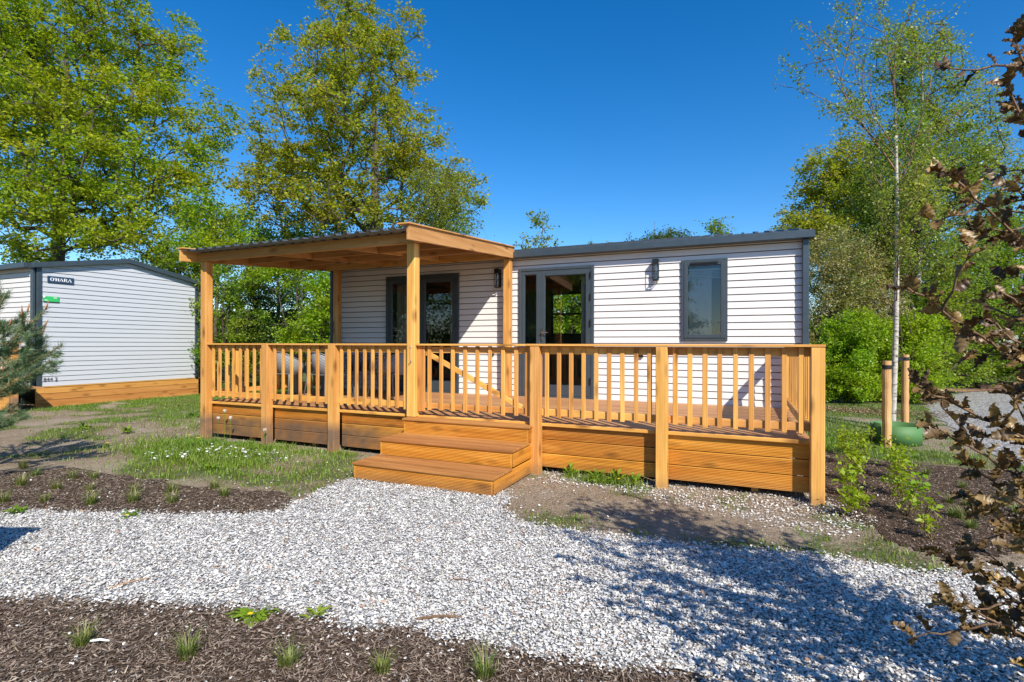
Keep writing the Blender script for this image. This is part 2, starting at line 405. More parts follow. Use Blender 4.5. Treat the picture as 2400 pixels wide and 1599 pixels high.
def inside(x, y, poly):
    x = np.asarray(x, float); y = np.asarray(y, float); r = np.zeros(x.shape, bool); n = len(poly)
    for i in range(n):
        x0, y0 = poly[i]; x1, y1 = poly[(i + 1) % n]
        if y0 == y1: continue
        c = ((y0 > y) != (y1 > y)) & (x < (x1 - x0) * (y - y0) / (y1 - y0) + x0); r ^= c
    return r
def warp(x, y, a=.10):
    return x + (fbm(x * 3, y * 3, 21) - .5) * a * 2.2, y + (fbm(x * 3, y * 3, 33) - .5) * a * 2.2

# ---------------------------------------------------------------- ground, path, beds, road
PATH = [(-12.5, -1.2), (-8.02, 1.73), (-6.47, 2.64), (-5.36, 3.15), (-4.07, 3.73), (-4.17, 4.15), (-4.34, 4.72), (-4.29, 5.11), (-3.29, 5.4), (-2.4, 5.4), (-2.31, 5.2), (-2.20, 4.81), (-1.93, 4.46), (-1.35, 4.46), (-0.2, 4.47), (0.6, 4.64), (1.3, 4.68), (1.96, 4.9), (3.02, 4.95), (6.5, 5.6), (6.5, 3.6), (1.96, 3.21), (1.11, 2.94), (0.71, 2.91), (0.37, 2.85), (-0.2, 2.71), (-0.83, 2.6), (-1.32, 2.56), (-1.84, 2.49), (-2.03, 2.41), (-2.37, 2.36), (-3.52, 2.07), (-4.34, 1.77), (-5.47, 1.18), (-9.5, -1.8)]
BEDA = [(-12.5, 1.4), (-9.69, 3.1), (-8.64, 3.52), (-8.02, 3.92), (-6.88, 4.04), (-5.54, 4.09), (-4.68, 4.28), (-4.21, 4.13), (-4.07, 3.73), (-5.36, 3.15), (-6.47, 2.64), (-8.02, 1.73), (-12.5, -1.2)]
BEDB = [(-9.5, -1.8), (-5.47, 1.18), (-4.34, 1.77), (-3.52, 2.07), (-2.37, 2.36), (-2.03, 2.41), (-1.84, 2.49), (-1.32, 2.56), (-0.83, 2.6), (-0.2, 2.71), (0.37, 2.85), (0.71, 2.91), (1.11, 2.94), (1.96, 3.21), (6.5, 3.6), (6.5, -3), (-9, -5)]
BEDC = [(1.15, 9.3), (1.65, 9.0), (2.18, 8.87), (2.87, 8.8), (3.53, 8.83), (4.65, 8.75), (5.5, 6.6), (2.97, 5.59), (2.05, 5.44), (1.45, 4.92), (1.29, 5.03), (1.05, 5.57), (0.83, 6.01), (0.9, 7.6)]
ROAD = [(5.15, 19.63), (6.83, 22.79), (12.08, 27.11), (17.84, 27.6), (22, 30), (22, 14), (7.46, 9.2), (4.6, 8.4), (3.6, 9.0), (3.35, 9.6), (3.59, 10.55), (3.72, 12.42), (4.1, 15.32)]
STRIP = [(-2.35, 6.5), (0.9, 6.5), (1.15, 5.9), (0.9, 5.3), (0.35, 5.25), (-.5, 5.6), (-1.34, 5.9), (-2.36, 5.85)]
DECK = [(-8.65, 6.25), (.9, 6.25), (1.0, 14), (-8.65, 14)]
def grassiness(x, y):
    n1 = fbm(x * .9, y * .9, 50); n2 = fbm(x * 2.6, y * 2.6, 60)
    g = np.clip((n1 * .5 + n2 * .5 - .44) * 6, 0, 1) * .85
    bump_ = lambda cx, cy, rx, ry: np.exp(-(((x - cx) / rx) ** 2 + ((y - cy) / ry) ** 2))
    g = g + .95 * bump_(-7.1, 5.3, 1.2, .65) * (n2 > .38) + .6 * bump_(-6.3, 4.55, .9, .35) + .6 * bump_(-14.8, 10, 1.6, 2.4) * (n2 > .4)
    g = g + .9 * bump_(2.0, 9.6, 1.6, .75) + .8 * bump_(1.7, 12, .8, 2.2)
    g = np.where((x > -4.3) & (x < 6) & (y < 6.5), np.clip((n1 * .4 + n2 * .6 - .47) * 5, 0, .7), g)
    g = np.where((x < -8.9) & (y > 9) & (x > -16), .95, g)
    g = np.where(y > 14, np.maximum(g, .8), g)
    g = g * np.where(inside(x, y, DECK), 0, 1)
    wx, wy = warp(x, y)
    for P in (PATH, BEDA, BEDB, BEDC, ROAD): g = np.where(inside(wx, wy, P), 0, g)
    return np.clip(g, 0, 1)
def axis_coords(lo, hi, step, far):
    a = np.arange(lo, hi + 1e-6, step); r = []; s = step; p = hi
    while p < far: s *= 1.35; p += s; r.append(p)
    q = []; s = step; p = lo
    while p > -far: s *= 1.35; p -= s; q.append(p)
    return np.concatenate([q[::-1], a, r])
gx, gy = axis_coords(-19, 9, .11, 900), axis_coords(0, 15, .11, 900)
GX, GY = np.meshgrid(gx, gy); nx, ny = len(gx), len(gy)
near = np.clip(1 - (np.abs(GX + 5) - 20) / 20, 0, 1) * np.clip(1 - (np.abs(GY - 8) - 16) / 20, 0, 1)
GZ = gh(GX, GY) * near
idx = np.arange(nx * ny).reshape(ny, nx)
Fg = np.stack([idx[:-1, :-1], idx[:-1, 1:], idx[1:, 1:], idx[1:, :-1]], -1).reshape(-1, 4)
tag(np_obj('ground', np.stack([GX, GY, GZ], -1).reshape(-1, 3), Fg, 'sandy soil', smooth=True, attrs={'grassy': ('FLOAT', grassiness(GX, GY).ravel())}), kind='structure')
def sheet(name, poly, step, dz, m, wa=.10, zf=gh):
    P = np.array(poly); x0, y0 = P.min(0) - .2; x1, y1 = P.max(0) + .2
    xs, ys = np.arange(x0, x1, step), np.arange(y0, y1, step); X, Y = np.meshgrid(xs, ys)
    cx, cy = X[:-1, :-1] + step / 2, Y[:-1, :-1] + step / 2
    wx, wy = warp(cx, cy, wa); k = inside(wx, wy, poly)
    id_ = np.arange(X.size).reshape(X.shape)
    F = np.stack([id_[:-1, :-1], id_[:-1, 1:], id_[1:, 1:], id_[1:, :-1]], -1)[k]
    used, inv = np.unique(F, return_inverse=True)
    V = np.stack([X, Y, zf(X, Y) + dz], -1).reshape(-1, 3)[used]
    return tag(np_obj(name, V, inv.reshape(F.shape), m, smooth=True), kind='structure')
sheet('path', PATH, .06, .012, 'shell bed')
sheet('mulch_bed', BEDA, .06, .007, 'bark mulch'); sheet('mulch_bed', BEDB, .06, .007, 'bark mulch', .07); sheet('mulch_bed', BEDC, .08, .007, 'bark mulch')
sheet('gravel_road', ROAD, .14, .009, 'road gravel')
plain('red earth', (.30, .16, .10), .95, var=.25, vs=2, bs=.5)
sheet('earth_patch', [(6.2, 22.8), (6.9, 26.5), (12, 31), (21, 31.5), (17.8, 27.9), (12.0, 27.4), (6.9, 23.0)], .25, .02, 'red earth')
def scatter_in(poly, dens, wa=.1, spill=.05):
    P = np.array(poly); x0, y0 = P.min(0); x1, y1 = P.max(0); n = int((x1 - x0) * (y1 - y0) * dens)
    x = rng.uniform(x0, x1, n); y = rng.uniform(y0, y1, n); wx, wy = warp(x, y, wa); k = inside(wx, wy, poly)
    x, y = x[k], y[k]; return x + rng.normal(0, spill, len(x)), y + rng.normal(0, spill, len(x))
def in_view(x, y, m=.5, zmax=99):
    X = x * CC + y * SS; Z = -x * SS + y * CC
    return (Z > 1.9) & (np.abs(X) < Z * .99 + m) & (Z < zmax)
def rot_frames(n, tilt):
    """random frames: yaw anywhere, tilted by about 'tilt'"""
    yaw = rng.uniform(0, 2 * np.pi, n); t = np.abs(rng.normal(0, tilt, n)); ta = rng.uniform(0, 2 * np.pi, n)
    nrm = np.stack([np.sin(t) * np.cos(ta), np.sin(t) * np.sin(ta), np.cos(t)], -1)
    a = np.stack([np.cos(yaw), np.sin(yaw), np.zeros(n)], -1); a -= (a * nrm).sum(-1, keepdims=True) * nrm
    a /= np.linalg.norm(a, axis=-1, keepdims=True); b = np.cross(nrm, a); return a, b, nrm
def inst(template, faces, pos, a, b, c, sx, sy, sz, jit=0):
    T = np.asarray(template, float); n = len(pos); k = len(T)
    TT = np.broadcast_to(T, (n, k, 3)).copy()
    if jit: TT += rng.normal(0, jit, TT.shape)
    V = pos[:, None] + a[:, None] * (TT[..., 0] * sx[:, None])[..., None] + b[:, None] * (TT[..., 1] * sy[:, None])[..., None] + c[:, None] * (TT[..., 2] * sz[:, None])[..., None]
    F = (np.asarray(faces)[None] + (np.arange(n) * k)[:, None, None]).reshape(-1, len(faces[0]))
    return V.reshape(-1, 3), F
# shells: small dished fragments
hexa = [(math.cos(t) * r, math.sin(t) * r, 0) for t, r in zip(np.linspace(0, 2 * np.pi, 7)[:-1], (1, .8, .95, 1, .7, .9))]
SH = [(0.1, 0, .34)] + hexa; SHF = [(0, i, i % 6 + 1) for i in range(1, 7)]
x, y = scatter_in(PATH, 10500); k = in_view(x, y); x, y = x[k], y[k]
Z = -x * SS + y * CC; k = rng.random(len(x)) < np.clip(1.2 - .11 * Z, .42, 1); x, y = x[k], y[k]
k = ~((x > -4.25) & (x < -2.42) & (y > 5.1)); x, y = x[k], y[k]
n = len(x); s = rng.uniform(.0035, .0085, n) * np.where(rng.random(n) < .10, 1.9, 1)
a, b, c = rot_frames(n, .40); flip = np.where(rng.random(n) < .3, -1, 1)
V, F = inst(SH, SHF, np.stack([x, y, gh(x, y) + .014 + rng.uniform(0, .014, n)], -1), a, b, c, s * 1.15, s, s * flip, jit=.12)
tag(np_obj('shell_gravel', V, F, 'shell pieces'), 'crushed white seashells covering the path in front of the steps', 'shell gravel', kind='stuff')
# stray shells on beds and on the strip below the deck
parts = []
for P, d in ((STRIP, 1100), (BEDA, 60), (BEDB, 90), (BEDC, 20), ([(-12, 6), (-9, 4), (-2.3, 4.4), (.9, 4.7), (.9, 6.2), (-12, 9)], 45)):
    px_, py_ = scatter_in(P, d); parts.append((px_, py_))
x = np.concatenate([p[0] for p in parts]); y = np.concatenate([p[1] for p in parts]); k = in_view(x, y); x, y = x[k], y[k]; n = len(x)
ex, ey = scatter_in(PATH, 500, .1, .16); k = in_view(ex, ey); x = np.concatenate([x, ex[k]]); y = np.concatenate([y, ey[k]]); n = len(x)
s = rng.uniform(.004, .011, n); a, b, c = rot_frames(n, .4)
V, F = inst(SH, SHF, np.stack([x, y, gh(x, y) + .016], -1), a, b, c, s * 1.2, s, s, jit=.12)
tag(np_obj('stray_shells', V, F, 'shell pieces'), 'loose shell fragments strewn over the soil and bark mulch', 'shells', kind='stuff')
# mulch chips
cx_, cy_ = [], []
for P, d in ((BEDB, 6500), (BEDA, 3000), (BEDC, 1500)):
    px_, py_ = scatter_in(P, d, .1, .03); k = in_view(px_, py_, .3); cx_.append(px_[k]); cy_.append(py_[k])
x = np.concatenate(cx_); y = np.concatenate(cy_); n = len(x); a, b, c = rot_frames(n, .45)
L = rng.uniform(.005, .018, n) * np.where(rng.random(n) < .08, 1.9, 1); W = rng.uniform(.001, .0042, n)
CHP = [(-1, -1, 0), (1, -.7, .3), (1.1, .6, .2), (-.9, 1, .25), (0, 0, .8)]; CHF = [(0, 1, 4), (1, 2, 4), (2, 3, 4), (3, 0, 4)]
V, F = inst(CHP, CHF, np.stack([x, y, gh(x, y) + .010 + rng.uniform(0, .012, n)], -1), a, b, c, L, W, W, jit=.15)
tag(np_obj('mulch_chips', V, F, 'mulch chips'), 'dark brown bark chips covering the planting beds', 'bark mulch', kind='stuff')
# dry leaves by the shrubs and bits on the bare soil
x = rng.normal(2.6, 1.0, 5000); y = rng.normal(15.4, .5, 5000); n = len(x); a, b, c = rot_frames(n, .5); s = rng.uniform(.02, .045, n)
V, F = inst([(0, 0, 0), (.5, .35, .2), (1, 0, .1), (.5, -.35, .2)], [(0, 1, 2, 3)], np.stack([x, y, gh(x, y) + .03], -1), a, b, c, s, s, s)
tag(np_obj('leaf_litter', V, F, 'dry leaves'), 'brown dry leaf litter on the ground beyond the deck corner', 'leaf litter', kind='stuff')
x = rng.uniform(-16, 3, 90000); y = rng.uniform(3.6, 11, 90000); k = in_view(x, y, .1) & ~inside(x, y, DECK) & ~inside(x, y, PATH) & (fbm(x * .8, y * .8, 90) > .45); x, y = x[k], y[k]; n = len(x)
a, b, c = rot_frames(n, .3); L = rng.uniform(.004, .018, n); W = rng.uniform(.002, .006, n)
V, F = inst(CHP, CHF, np.stack([x, y, gh(x, y) + .004], -1), a, b, c, L, W, W, jit=.15)
tag(np_obj('soil_crumbs', V, F, 'dry leaves'), 'small brown crumbs and chips lying on the bare sandy soil', 'debris', kind='stuff')
# grass
def blades(x, y, hmin, hmax, w, z0=None):
    n = len(x); h = rng.uniform(hmin, hmax, n); yaw = rng.uniform(0, 2 * np.pi, n); ln = rng.uniform(.2, 1.0, n) * h
    d = np.stack([np.cos(yaw), np.sin(yaw), np.zeros(n)], -1); sd = np.stack([-np.sin(yaw), np.cos(yaw), np.zeros(n)], -1)
    p = np.stack([x, y, (gh(x, y) if z0 is None else z0)], -1); up = np.array([0, 0, 1.0]); w = w * rng.uniform(.6, 1.3, n)
    V = np.stack([p - sd * w[:, None] / 2, p + sd * w[:, None] / 2,
                  p + d * (ln * .35)[:, None] + up * (h * .62)[:, None] + sd * w[:, None] * .4, p + d * (ln * .35)[:, None] + up * (h * .62)[:, None] - sd * w[:, None] * .4,
                  p + d * ln[:, None] + up * h[:, None]], 1).reshape(-1, 3)
    i = np.arange(n)[:, None] * 5
    return V, [i + np.array([[0, 1, 2, 3]]), i + np.array([[3, 2, 4]])]
n = 1800000; x = rng.uniform(-20, 7, n); y = rng.uniform(3.5, 17, n); k = in_view(x, y, .2); x, y = x[k], y[k]
g = grassiness(x, y); cl = fbm(x * 9, y * 9, 71, 2)
k = rng.random(len(x)) < (g ** 1.5) * np.clip((cl - .25) * 2.2, 0.05, 1) * .62; x, y, g = x[k], y[k], g[k]
k = ~((x < -16.05) & (y > 7.1) & (y < 11.7)); x, y, g = x[k], y[k], g[k]
V, F = blades(x, y, .015, .06, .008)
tag(np_obj('grass', V, F, 'grass blades'), 'patchy short green grass on the sandy ground', 'grass', kind='stuff')

# ---------------------------------------------------------------- clad walls
def clad(mb, gm, axis, plane, out, a0, a1, z0, z1, pitch, openings=(), top=None):
    """lap boards on a vertical wall. axis 0: wall runs along x at y=plane; axis 1: along y at x=plane. out: sign of the outward normal"""
    G = .011; prof = [(0, -.017), (G, -.017), (G, .013), (G + .004, .015), (pitch * .97, .003), (pitch, -.012)]
    def off(zr):
        for (p, q), (r, s) in zip(prof[1:], prof[2:]):
            if zr <= r + 1e-9: return q + (s - q) * (zr - p) / max(1e-6, r - p)
        return prof[-1][1]
    def strip(b0, b1, zb, za, zc, slopefn=None):
        zs = [za] + [zb + p for p, _ in prof if za < zb + p < zc] + [zc]
        pts = []
        for z in zs:
            rel = z - zb; o = prof[0][1] if rel < G - 1e-6 else off(rel)
            pts.append((z, o))
            if abs(rel - G) < 1e-6: pts[-1] = (z, -.017); pts.append((z, .013))
        V = []
        for b in (0, 1):
            for z, o in pts:
                aa = (b0, b1)[b]
                if slopefn: lo, hi = slopefn(z); aa = max(aa, lo) if b == 0 else min(aa, hi)
                V.append((aa, plane + out * o, z) if axis == 0 else (plane + out * o, aa, z))
        m = len(pts); flip = (out > 0) ^ (axis == 1)
        F = [(i, i + 1, i + 1 + m, i + m) if not flip else (i, i + m, i + m + 1, i + 1) for i in range(m - 1)]
        mb.add(V, F, axis)
    z = z0
    while z < z1 - .01:
        zt = min(z + pitch, z1); cuts = {a0, a1}
        ops = [o for o in openings if o[3] > z and o[2] < zt]
        for o in ops: cuts |= {o[0], o[1]}
        cuts = sorted(cuts)
        for b0, b1 in zip(cuts, cuts[1:]):
            hit = [o for o in ops if o[0] < (b0 + b1) / 2 < o[1]]
            if not hit: strip(b0, b1, z, z, zt, top)
            else:
                o = hit[0]
                if o[2] > z + .002: strip(b0, b1, z, z, o[2])
                if o[3] < zt - .002: strip(b0, b1, z, o[3], zt)
        z += pitch
    return mb

# ---------------------------------------------------------------- the mobile home
WV = 9.45; U0, U1 = -8.62, .96; WB, WT = .60, 3.30
home = thing('mobile_home', (-3.8, WV, 0), 'long white clad holiday home with dark frames behind the timber deck', 'mobile home')
D1 = (-3.98, -2.48, .60, 3.085); D2 = (-7.12, -5.305, .60, 3.085); WN = (-.951, -.215, 1.69, 3.067)
clad(MB(), None, 0, WV, -1, U0 + .07, U1 - .09, WB, WT, .1155, (D1, D2, WN)).build('wall', 'white siding', home)
bk = MB()   # inner shell: back wall (with window), ends, floor, ceiling
BV = WV + 4.15
BW = (-4.75, -3.72, 1.87, 3.02)
bk.box(U0, BW[0], BV - .06, BV, WB, WT); bk.box(BW[1], U1, BV - .06, BV, WB, WT)
bk.box(BW[0], BW[1], BV - .06, BV, WB, BW[2]); bk.box(BW[0], BW[1], BV - .06, BV, BW[3], WT)
def inner_front(b, ops):
    zs0, zs1 = WB, WT; e = sorted(ops); x = U0 + .03
    for o in e:
        b.box(x, o[0], WV + .015, WV + .07, zs0, zs1); 
        if o[2] > zs0 + .05: b.box(o[0], o[1], WV + .015, WV + .07, zs0, o[2])
        b.box(o[0], o[1], WV + .015, WV + .07, o[3], zs1); x = o[1]
    b.box(x, U1 - .03, WV + .015, WV + .07, zs0, zs1)
inner_front(bk, [D1, D2, WN])
bk.box(U0, U0 + .06, WV + .02, BV - .06, WB, WT); bk.box(U1 - .06, U1, WV + .02, BV - .06, WB, WT)
bk.box(-5.0, -4.94, WV + 1.6, BV - .06, WB, WT); bk.box(-2.3, -2.24, WV + .07, BV - .06, WB, WT)
bk.box(U0, U1, WV + .02, BV, WT, WT + .04)
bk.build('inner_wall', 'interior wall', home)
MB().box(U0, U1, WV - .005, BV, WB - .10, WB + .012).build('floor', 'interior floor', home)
for xx in np.linspace(U0 + .5, U1 - .5, 6):
    for y0 in (WV + .3, BV - .7): MB().box(xx - .15, xx + .15, y0, y0 + .3, -.05, WB - .1).build('support_block', 'soil dark', home)
bwf = MB(); x0, x1, z0, z1 = BW
for q in ((x0, x0 + .05, z0, z1), (x1 - .05, x1, z0, z1), (x0 + .05, x1 - .05, z0, z0 + .05), (x0 + .05, x1 - .05, z1 - .05, z1), (x0 + .05, x1 - .05, 2.42, 2.47)): bwf.box(q[0], q[1], BV - .05, BV - .01, q[2], q[3])
w_ = bwf.build('window', 'anthracite frame', home)
# corner trims
for a, b in ((U1 - .09, U1), (U0, U0 + .07)):
    MB().box(a, b, WV - .115, WV + .06, WB - .02, WT - .02).build('corner_trim', 'anthracite metal', home, bevel=.006)
# roof: low gable with ribbed sheet and gutter
RV = (WV + BV) / 2; RO = .19
rf = MB()
def roof_z(y): return 3.375 + .45 * (1 - abs(y - RV) / (RV - (WV - RO)))
for y0, y1 in ((WV - RO + .01, RV), (RV, BV + RO)):
    rf.add([(x, y, roof_z(y) + dz) for x in (U0 - .08, U1 + .06) for y in (y0, y1) for dz in (0, .03)], [(0, 1, 3, 2), (4, 6, 7, 5), (0, 4, 5, 1), (2, 3, 7, 6), (0, 2, 6, 4), (1, 5, 7, 3)], 1)
    x = U0
    while x < U1:
        rf.add([(x + dx, y, roof_z(y) + dz) for dx in (0, .045) for y in (y0, y1) for dz in (.028, .058)], [(0, 1, 3, 2), (4, 6, 7, 5), (0, 4, 5, 1), (2, 3, 7, 6), (0, 2, 6, 4), (1, 5, 7, 3)], 1)
        x += .205
rf.build('roof', 'roof sheet', home)
gt = MB(); gt.box(U0 - .10, U1 + .07, WV - RO - .02, WV - RO + .012, 3.285, 3.392); gt.box(U0 - .10, U1 + .07, WV - RO + .012, WV + .02, 3.285, 3.298)
gt.box(U1 + .045, U1 + .07, WV - RO + .012, WV + .02, 3.298, 3.392)
gt.build('gutter', 'anthracite metal', home, bevel=.004)

def frame(mb, u0, u1, z0, z1, w, y0, y1, bottom=True):
    mb.box(u0, u0 + w, y0, y1, z0, z1); mb.box(u1 - w, u1, y0, y1, z0, z1)
    mb.box(u0 + w, u1 - w, y0, y1, z1 - w, z1)
    if bottom: mb.box(u0 + w, u1 - w, y0, y1, z0, z0 + w)
def pane(name, u0, u1, y, z0, z1, parent, m='window glass'):
    return np_obj(name, [(u0, y, z0), (u1, y, z0), (u1, y, z1), (u0, y, z1)], [[0, 1, 2, 3]], m, parent)
def leaf(u0, u1, z0, z1, parent, name='door_leaf', w=.115, wb=.19, handle=None):
    m = MB(); y0, y1 = WV - .035, WV + .02
    m.box(u0, u0 + w, y0, y1, z0, z1); m.box(u1 - w, u1, y0, y1, z0, z1)
    m.box(u0 + w, u1 - w, y0, y1, z1 - w, z1); m.box(u0 + w, u1 - w, y0, y1, z0, z0 + wb)
    e = .012   # bead round the glass
    m.box(u0 + w, u0 + w + e, y0 + .012, y1 - .012, z0 + wb, z1 - w); m.box(u1 - w - e, u1 - w, y0 + .012, y1 - .012, z0 + wb, z1 - w)
    m.box(u0 + w + e, u1 - w - e, y0 + .012, y1 - .012, z1 - w - e, z1 - w); m.box(u0 + w + e, u1 - w - e, y0 + .012, y1 - .012, z0 + wb, z0 + wb + e)
    o = m.build(name, 'anthracite frame', parent, bevel=.005)
    return o
def make_door(D, splits, hinge_side, handle_u, name='french_door'):
    u0, u1, z0, z1 = D; f = MB(); frame(f, u0, u1, z0 + .0, z1, .055, WV - .045, WV + .03)
    o = f.build(name, 'anthracite frame', home, bevel=.006)
    for a, b, w in splits:
        leaf(a, b, z0 + .058, z1 - .058, o, w=w)
        pane('pane', a + w, b - w, WV - .005, z0 + .24, z1 - .05 - w, o)
    if handle_u:
        h = MB(); h.box(handle_u - .016, handle_u + .016, WV - .047, WV - .035, 1.69, 1.93)
        h.tube([(handle_u, WV - .045, 1.85), (handle_u, WV - .085, 1.85), (handle_u + .03, WV - .09, 1.85), (handle_u + .13, WV - .09, 1.85)], .010, 8)
        h.build('handle', 'steel', o)
        k = MB(); k.tube([(handle_u, WV - .045, 1.745), (handle_u, WV - .062, 1.745)], .014, 10); k.build('lock', 'bolt metal', o)
    for zz in (.95, 2.02, 2.5, 2.9):
        k = MB(); k.tube([(hinge_side, WV - .055, zz - .06), (hinge_side, WV - .055, zz + .06)], .012, 8); k.build('hinge', 'black plastic', o)
    return o
make_door(D1, [(-3.925, -3.545, .065), (-3.545, -2.535, .10)], -2.545, -3.49)
make_door(D2, [(-7.065, -6.22, .10), (-6.22, -5.36, .10)], -5.37, None)
# small window
wf = MB(); frame(wf, *WN[:2], WN[2], WN[3], .05, WV - .05, WV + .03)
w = wf.build('window', 'anthracite frame', home, bevel=.006)
sf = MB(); frame(sf, WN[0] + .045, WN[1] - .045, WN[2] + .045, WN[3] - .045, .062, WV - .062, WV + .01); sf.build('sash', 'anthracite frame', w, bevel=.006)
pane('pane', WN[0] + .105, WN[1] - .105, WV - .03, WN[2] + .105, WN[3] - .105, w)
MB().box(-.80, -.36, WV - .085, WV - .064, 2.985, 3.015).build('vent', 'black plastic', w, bevel=.003)
def curtain(u0, u1, y, z0, z1, m, amp=.02, n=40, folds=14):
    V = []; 
    for k in range(n + 1):
        t = k / n; yy = y + amp * math.sin(t * folds * 2) + amp * .4 * math.sin(t * folds * 5 + 1)
        V += [(u0 + (u1 - u0) * t, yy, z0), (u0 + (u1 - u0) * t, yy, z1)]
    F = [(2 * k, 2 * k + 2, 2 * k + 3, 2 * k + 1) for k in range(n)]
    return np_obj('curtain', V, F, m, home, smooth=True)
curtain(-.93, -.47, WV + .08, 1.6, 2.92, 'curtain grey', .004, 20, 6)
bl = MB()
for k in range(5): bl.box(-.93, -.24, WV + .05, WV + .07, 2.86 - k * .028, 2.872 - k * .028)
bl.box(-.93, -.24, WV + .035, WV + .075, 2.885, 2.915); bl.build('blind', 'blind slat', home)
curtain(-2.78, -2.50, WV + .16, .75, 3.0, 'curtain cloth', .03, 40, 9)
curtain(-6.98, -6.70, WV + .16, .75, 3.0, 'curtain cloth', .03, 40, 9)
curtain(-5.62, -5.34, WV + .16, .75, 3.0, 'curtain cloth', .03, 40, 9)
# interior furniture that shows through the glass
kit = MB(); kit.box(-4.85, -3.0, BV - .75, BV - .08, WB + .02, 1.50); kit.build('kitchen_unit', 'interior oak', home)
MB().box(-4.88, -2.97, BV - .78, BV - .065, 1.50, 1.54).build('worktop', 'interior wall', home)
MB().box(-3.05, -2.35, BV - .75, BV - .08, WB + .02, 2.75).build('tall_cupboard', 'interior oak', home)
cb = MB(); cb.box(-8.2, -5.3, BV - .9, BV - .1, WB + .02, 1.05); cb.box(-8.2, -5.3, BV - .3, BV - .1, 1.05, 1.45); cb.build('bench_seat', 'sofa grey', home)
# outdoor lamps and sockets on the wall
def wall_lamp(u, z0=2.74, z1=3.11):
    y = WV; m = MB()
    m.box(u - .045, u + .045, y - .035, y - .010, z0 + .02, z1)
    m.box(u - .05, u + .05, y - .155, y - .035, z1 - .09, z1 - .005)
    m.box(u - .05, u + .05, y - .155, y - .140, z0, z0 + .016); m.box(u - .05, u + .05, y - .05, y - .035, z0, z0 + .016)
    for a, b in ((-.05, .15), (.042, .15), (-.05, .05), (.042, .05)): m.box(u + a, u + a + .008, y - b - .004, y - b + .004, z0 + .0, z1 - .09)
    m.box(u - .05, u - .042, y - .14, y - .05, z0, z0 + .014); m.box(u + .042, u + .05, y - .14, y - .05, z0, z0 + .014)
    o = m.build('wall_lamp', 'black plastic', home)
    g = MB(); g.tube([(u, y - .095, z0 + .02), (u, y - .095, z1 - .09)], .036, 14, cap=False); g.build('glass', 'lamp glass', o, smooth=True)
    g = MB(); g.tube([(u, y - .095, z1 - .20), (u, y - .095, z1 - .17), (u, y - .095, z1 - .09)], [.012, .018, .012], 10); g.build('bulb', 'blind slat', o, smooth=True)
wall_lamp(-1.37); wall_lamp(-4.40)
for u in (-1.63, -4.55):
    m = MB(); m.box(u - .04, u + .04, WV - .06, WV - .012, 1.40, 1.475); m.box(u - .05, u + .05, WV - .075, WV - .012, 1.475, 1.49); m.build('socket', 'black plastic', home, bevel=.004)

# ---------------------------------------------------------------- deck
DZ = .62; LIP = 6.29; SK = 6.33
deck = thing('wooden_deck', (-3.9, 6.3, 0), 'raised orange timber deck with picket railing in front of the white home', 'deck')
m = MB(); y = LIP
m.box(-8.66, .70, y, y + .03, DZ - .032, DZ, 0); y += .035
while y < WV - .03:
    y1 = min(y + .142, WV - .022); 
    cuts = [-8.63, -5.2 + random.uniform(-.6, .6), -1.9 + random.uniform(-.6, .6), .68]
    for a, b in zip(cuts, cuts[1:]): m.box(a, b - .003, y, y1, DZ - .028, DZ - random.uniform(0, .0015), 0)
    y = y1 + .005
m.build('floor', 'deck floor wood', deck)
MB().box(-8.67, .71, LIP - .012, LIP + .022, DZ - .036, DZ + .002, 0).build('edge_board', 'rail wood', deck, bevel=.003)
def ribbed(axis, a0, a1, z0, z1, plane, out, mb, ribs=9):
    """grooved decking board standing on edge; a0..a1 along the axis, face at 'plane', facing 'out'"""
    e = .006; n = ribs; p = (z1 - z0 - 2 * e) / n; d = .008
    pr = [(z0, .024), (z0, 0), (z0 + e, 0)]
    for k in range(n):
        zz = z0 + e + k * p; pr += [(zz, 0), (zz + p * .06, d), (zz + p * .42, d), (zz + p * .50, 0)]
    pr += [(z1 - e, 0), (z1, 0), (z1, .024)]
    # profile in (z, depth) -> world offsets; extrude wants the two cyclic next axes
    if axis == 0: q = [(plane - out * dd, zz) for zz, dd in pr]       # (y, z)
    else: q = [(zz, plane - out * dd) for zz, dd in pr]                # (z, x)
    mb.extrude(q, axis, a0, a1)
spans = [(-8.60, -7.13), (-7.00, -5.75), (-5.60, -4.25), (-2.45, -.90), (-.78, .72)]
for a, b in spans + [(-4.25, -2.45)]:
    for z0, z1 in ((.418, .582), (.240, .406), (.062, .228)):
        mb = MB(); ribbed(0, a, b, z0, z1, SK, -1, mb); mb.build('skirt_board', 'skirt wood', deck)
for z0, z1 in ((.418, .582), (.240, .406), (.062, .228)):
    mb = MB(); ribbed(1, SK + .03, WV - .05, z0, z1, .70, 1, mb); mb.build('skirt_board', 'skirt wood', deck)
    mb = MB(); ribbed(1, SK + .03, WV - .05, z0, z1, -8.62, -1, mb); mb.build('skirt_board', 'skirt wood', deck)
j = MB()
for yy in (6.42, 7.3, 8.3, 9.3): j.box(-8.58, .66, yy, yy + .05, DZ - .17, DZ - .03, 0)
j.build('joist', 'beam wood', deck)
for yy in (6.44, 8.4):
    for xx in (-7.7, -6.3, -1.6, .1): MB().box(xx, xx + .07, yy, yy + .07, -.05, DZ - .17, 2).build('support_leg', 'beam wood', deck)
PY0, PY1 = 6.17, 6.30
posts = {'b': -7.063, 'c': -5.677, 'e': -2.390, 'f': -.838, 'g': .716}
for k, u in posts.items():
    MB().box(u - .064, u + .064, PY0, PY1, -.06, 1.625 if k in 'bc' else 1.598, 2).build('post', 'post wood', deck, bevel=.006)
for u, y in ((.66, 9.30), (-8.52, 9.30 - .12)):
    MB().box(u - .045, u + .045, y - .045, y + .045, DZ, 1.598, 2).build('post', 'post wood', deck, bevel=.005)
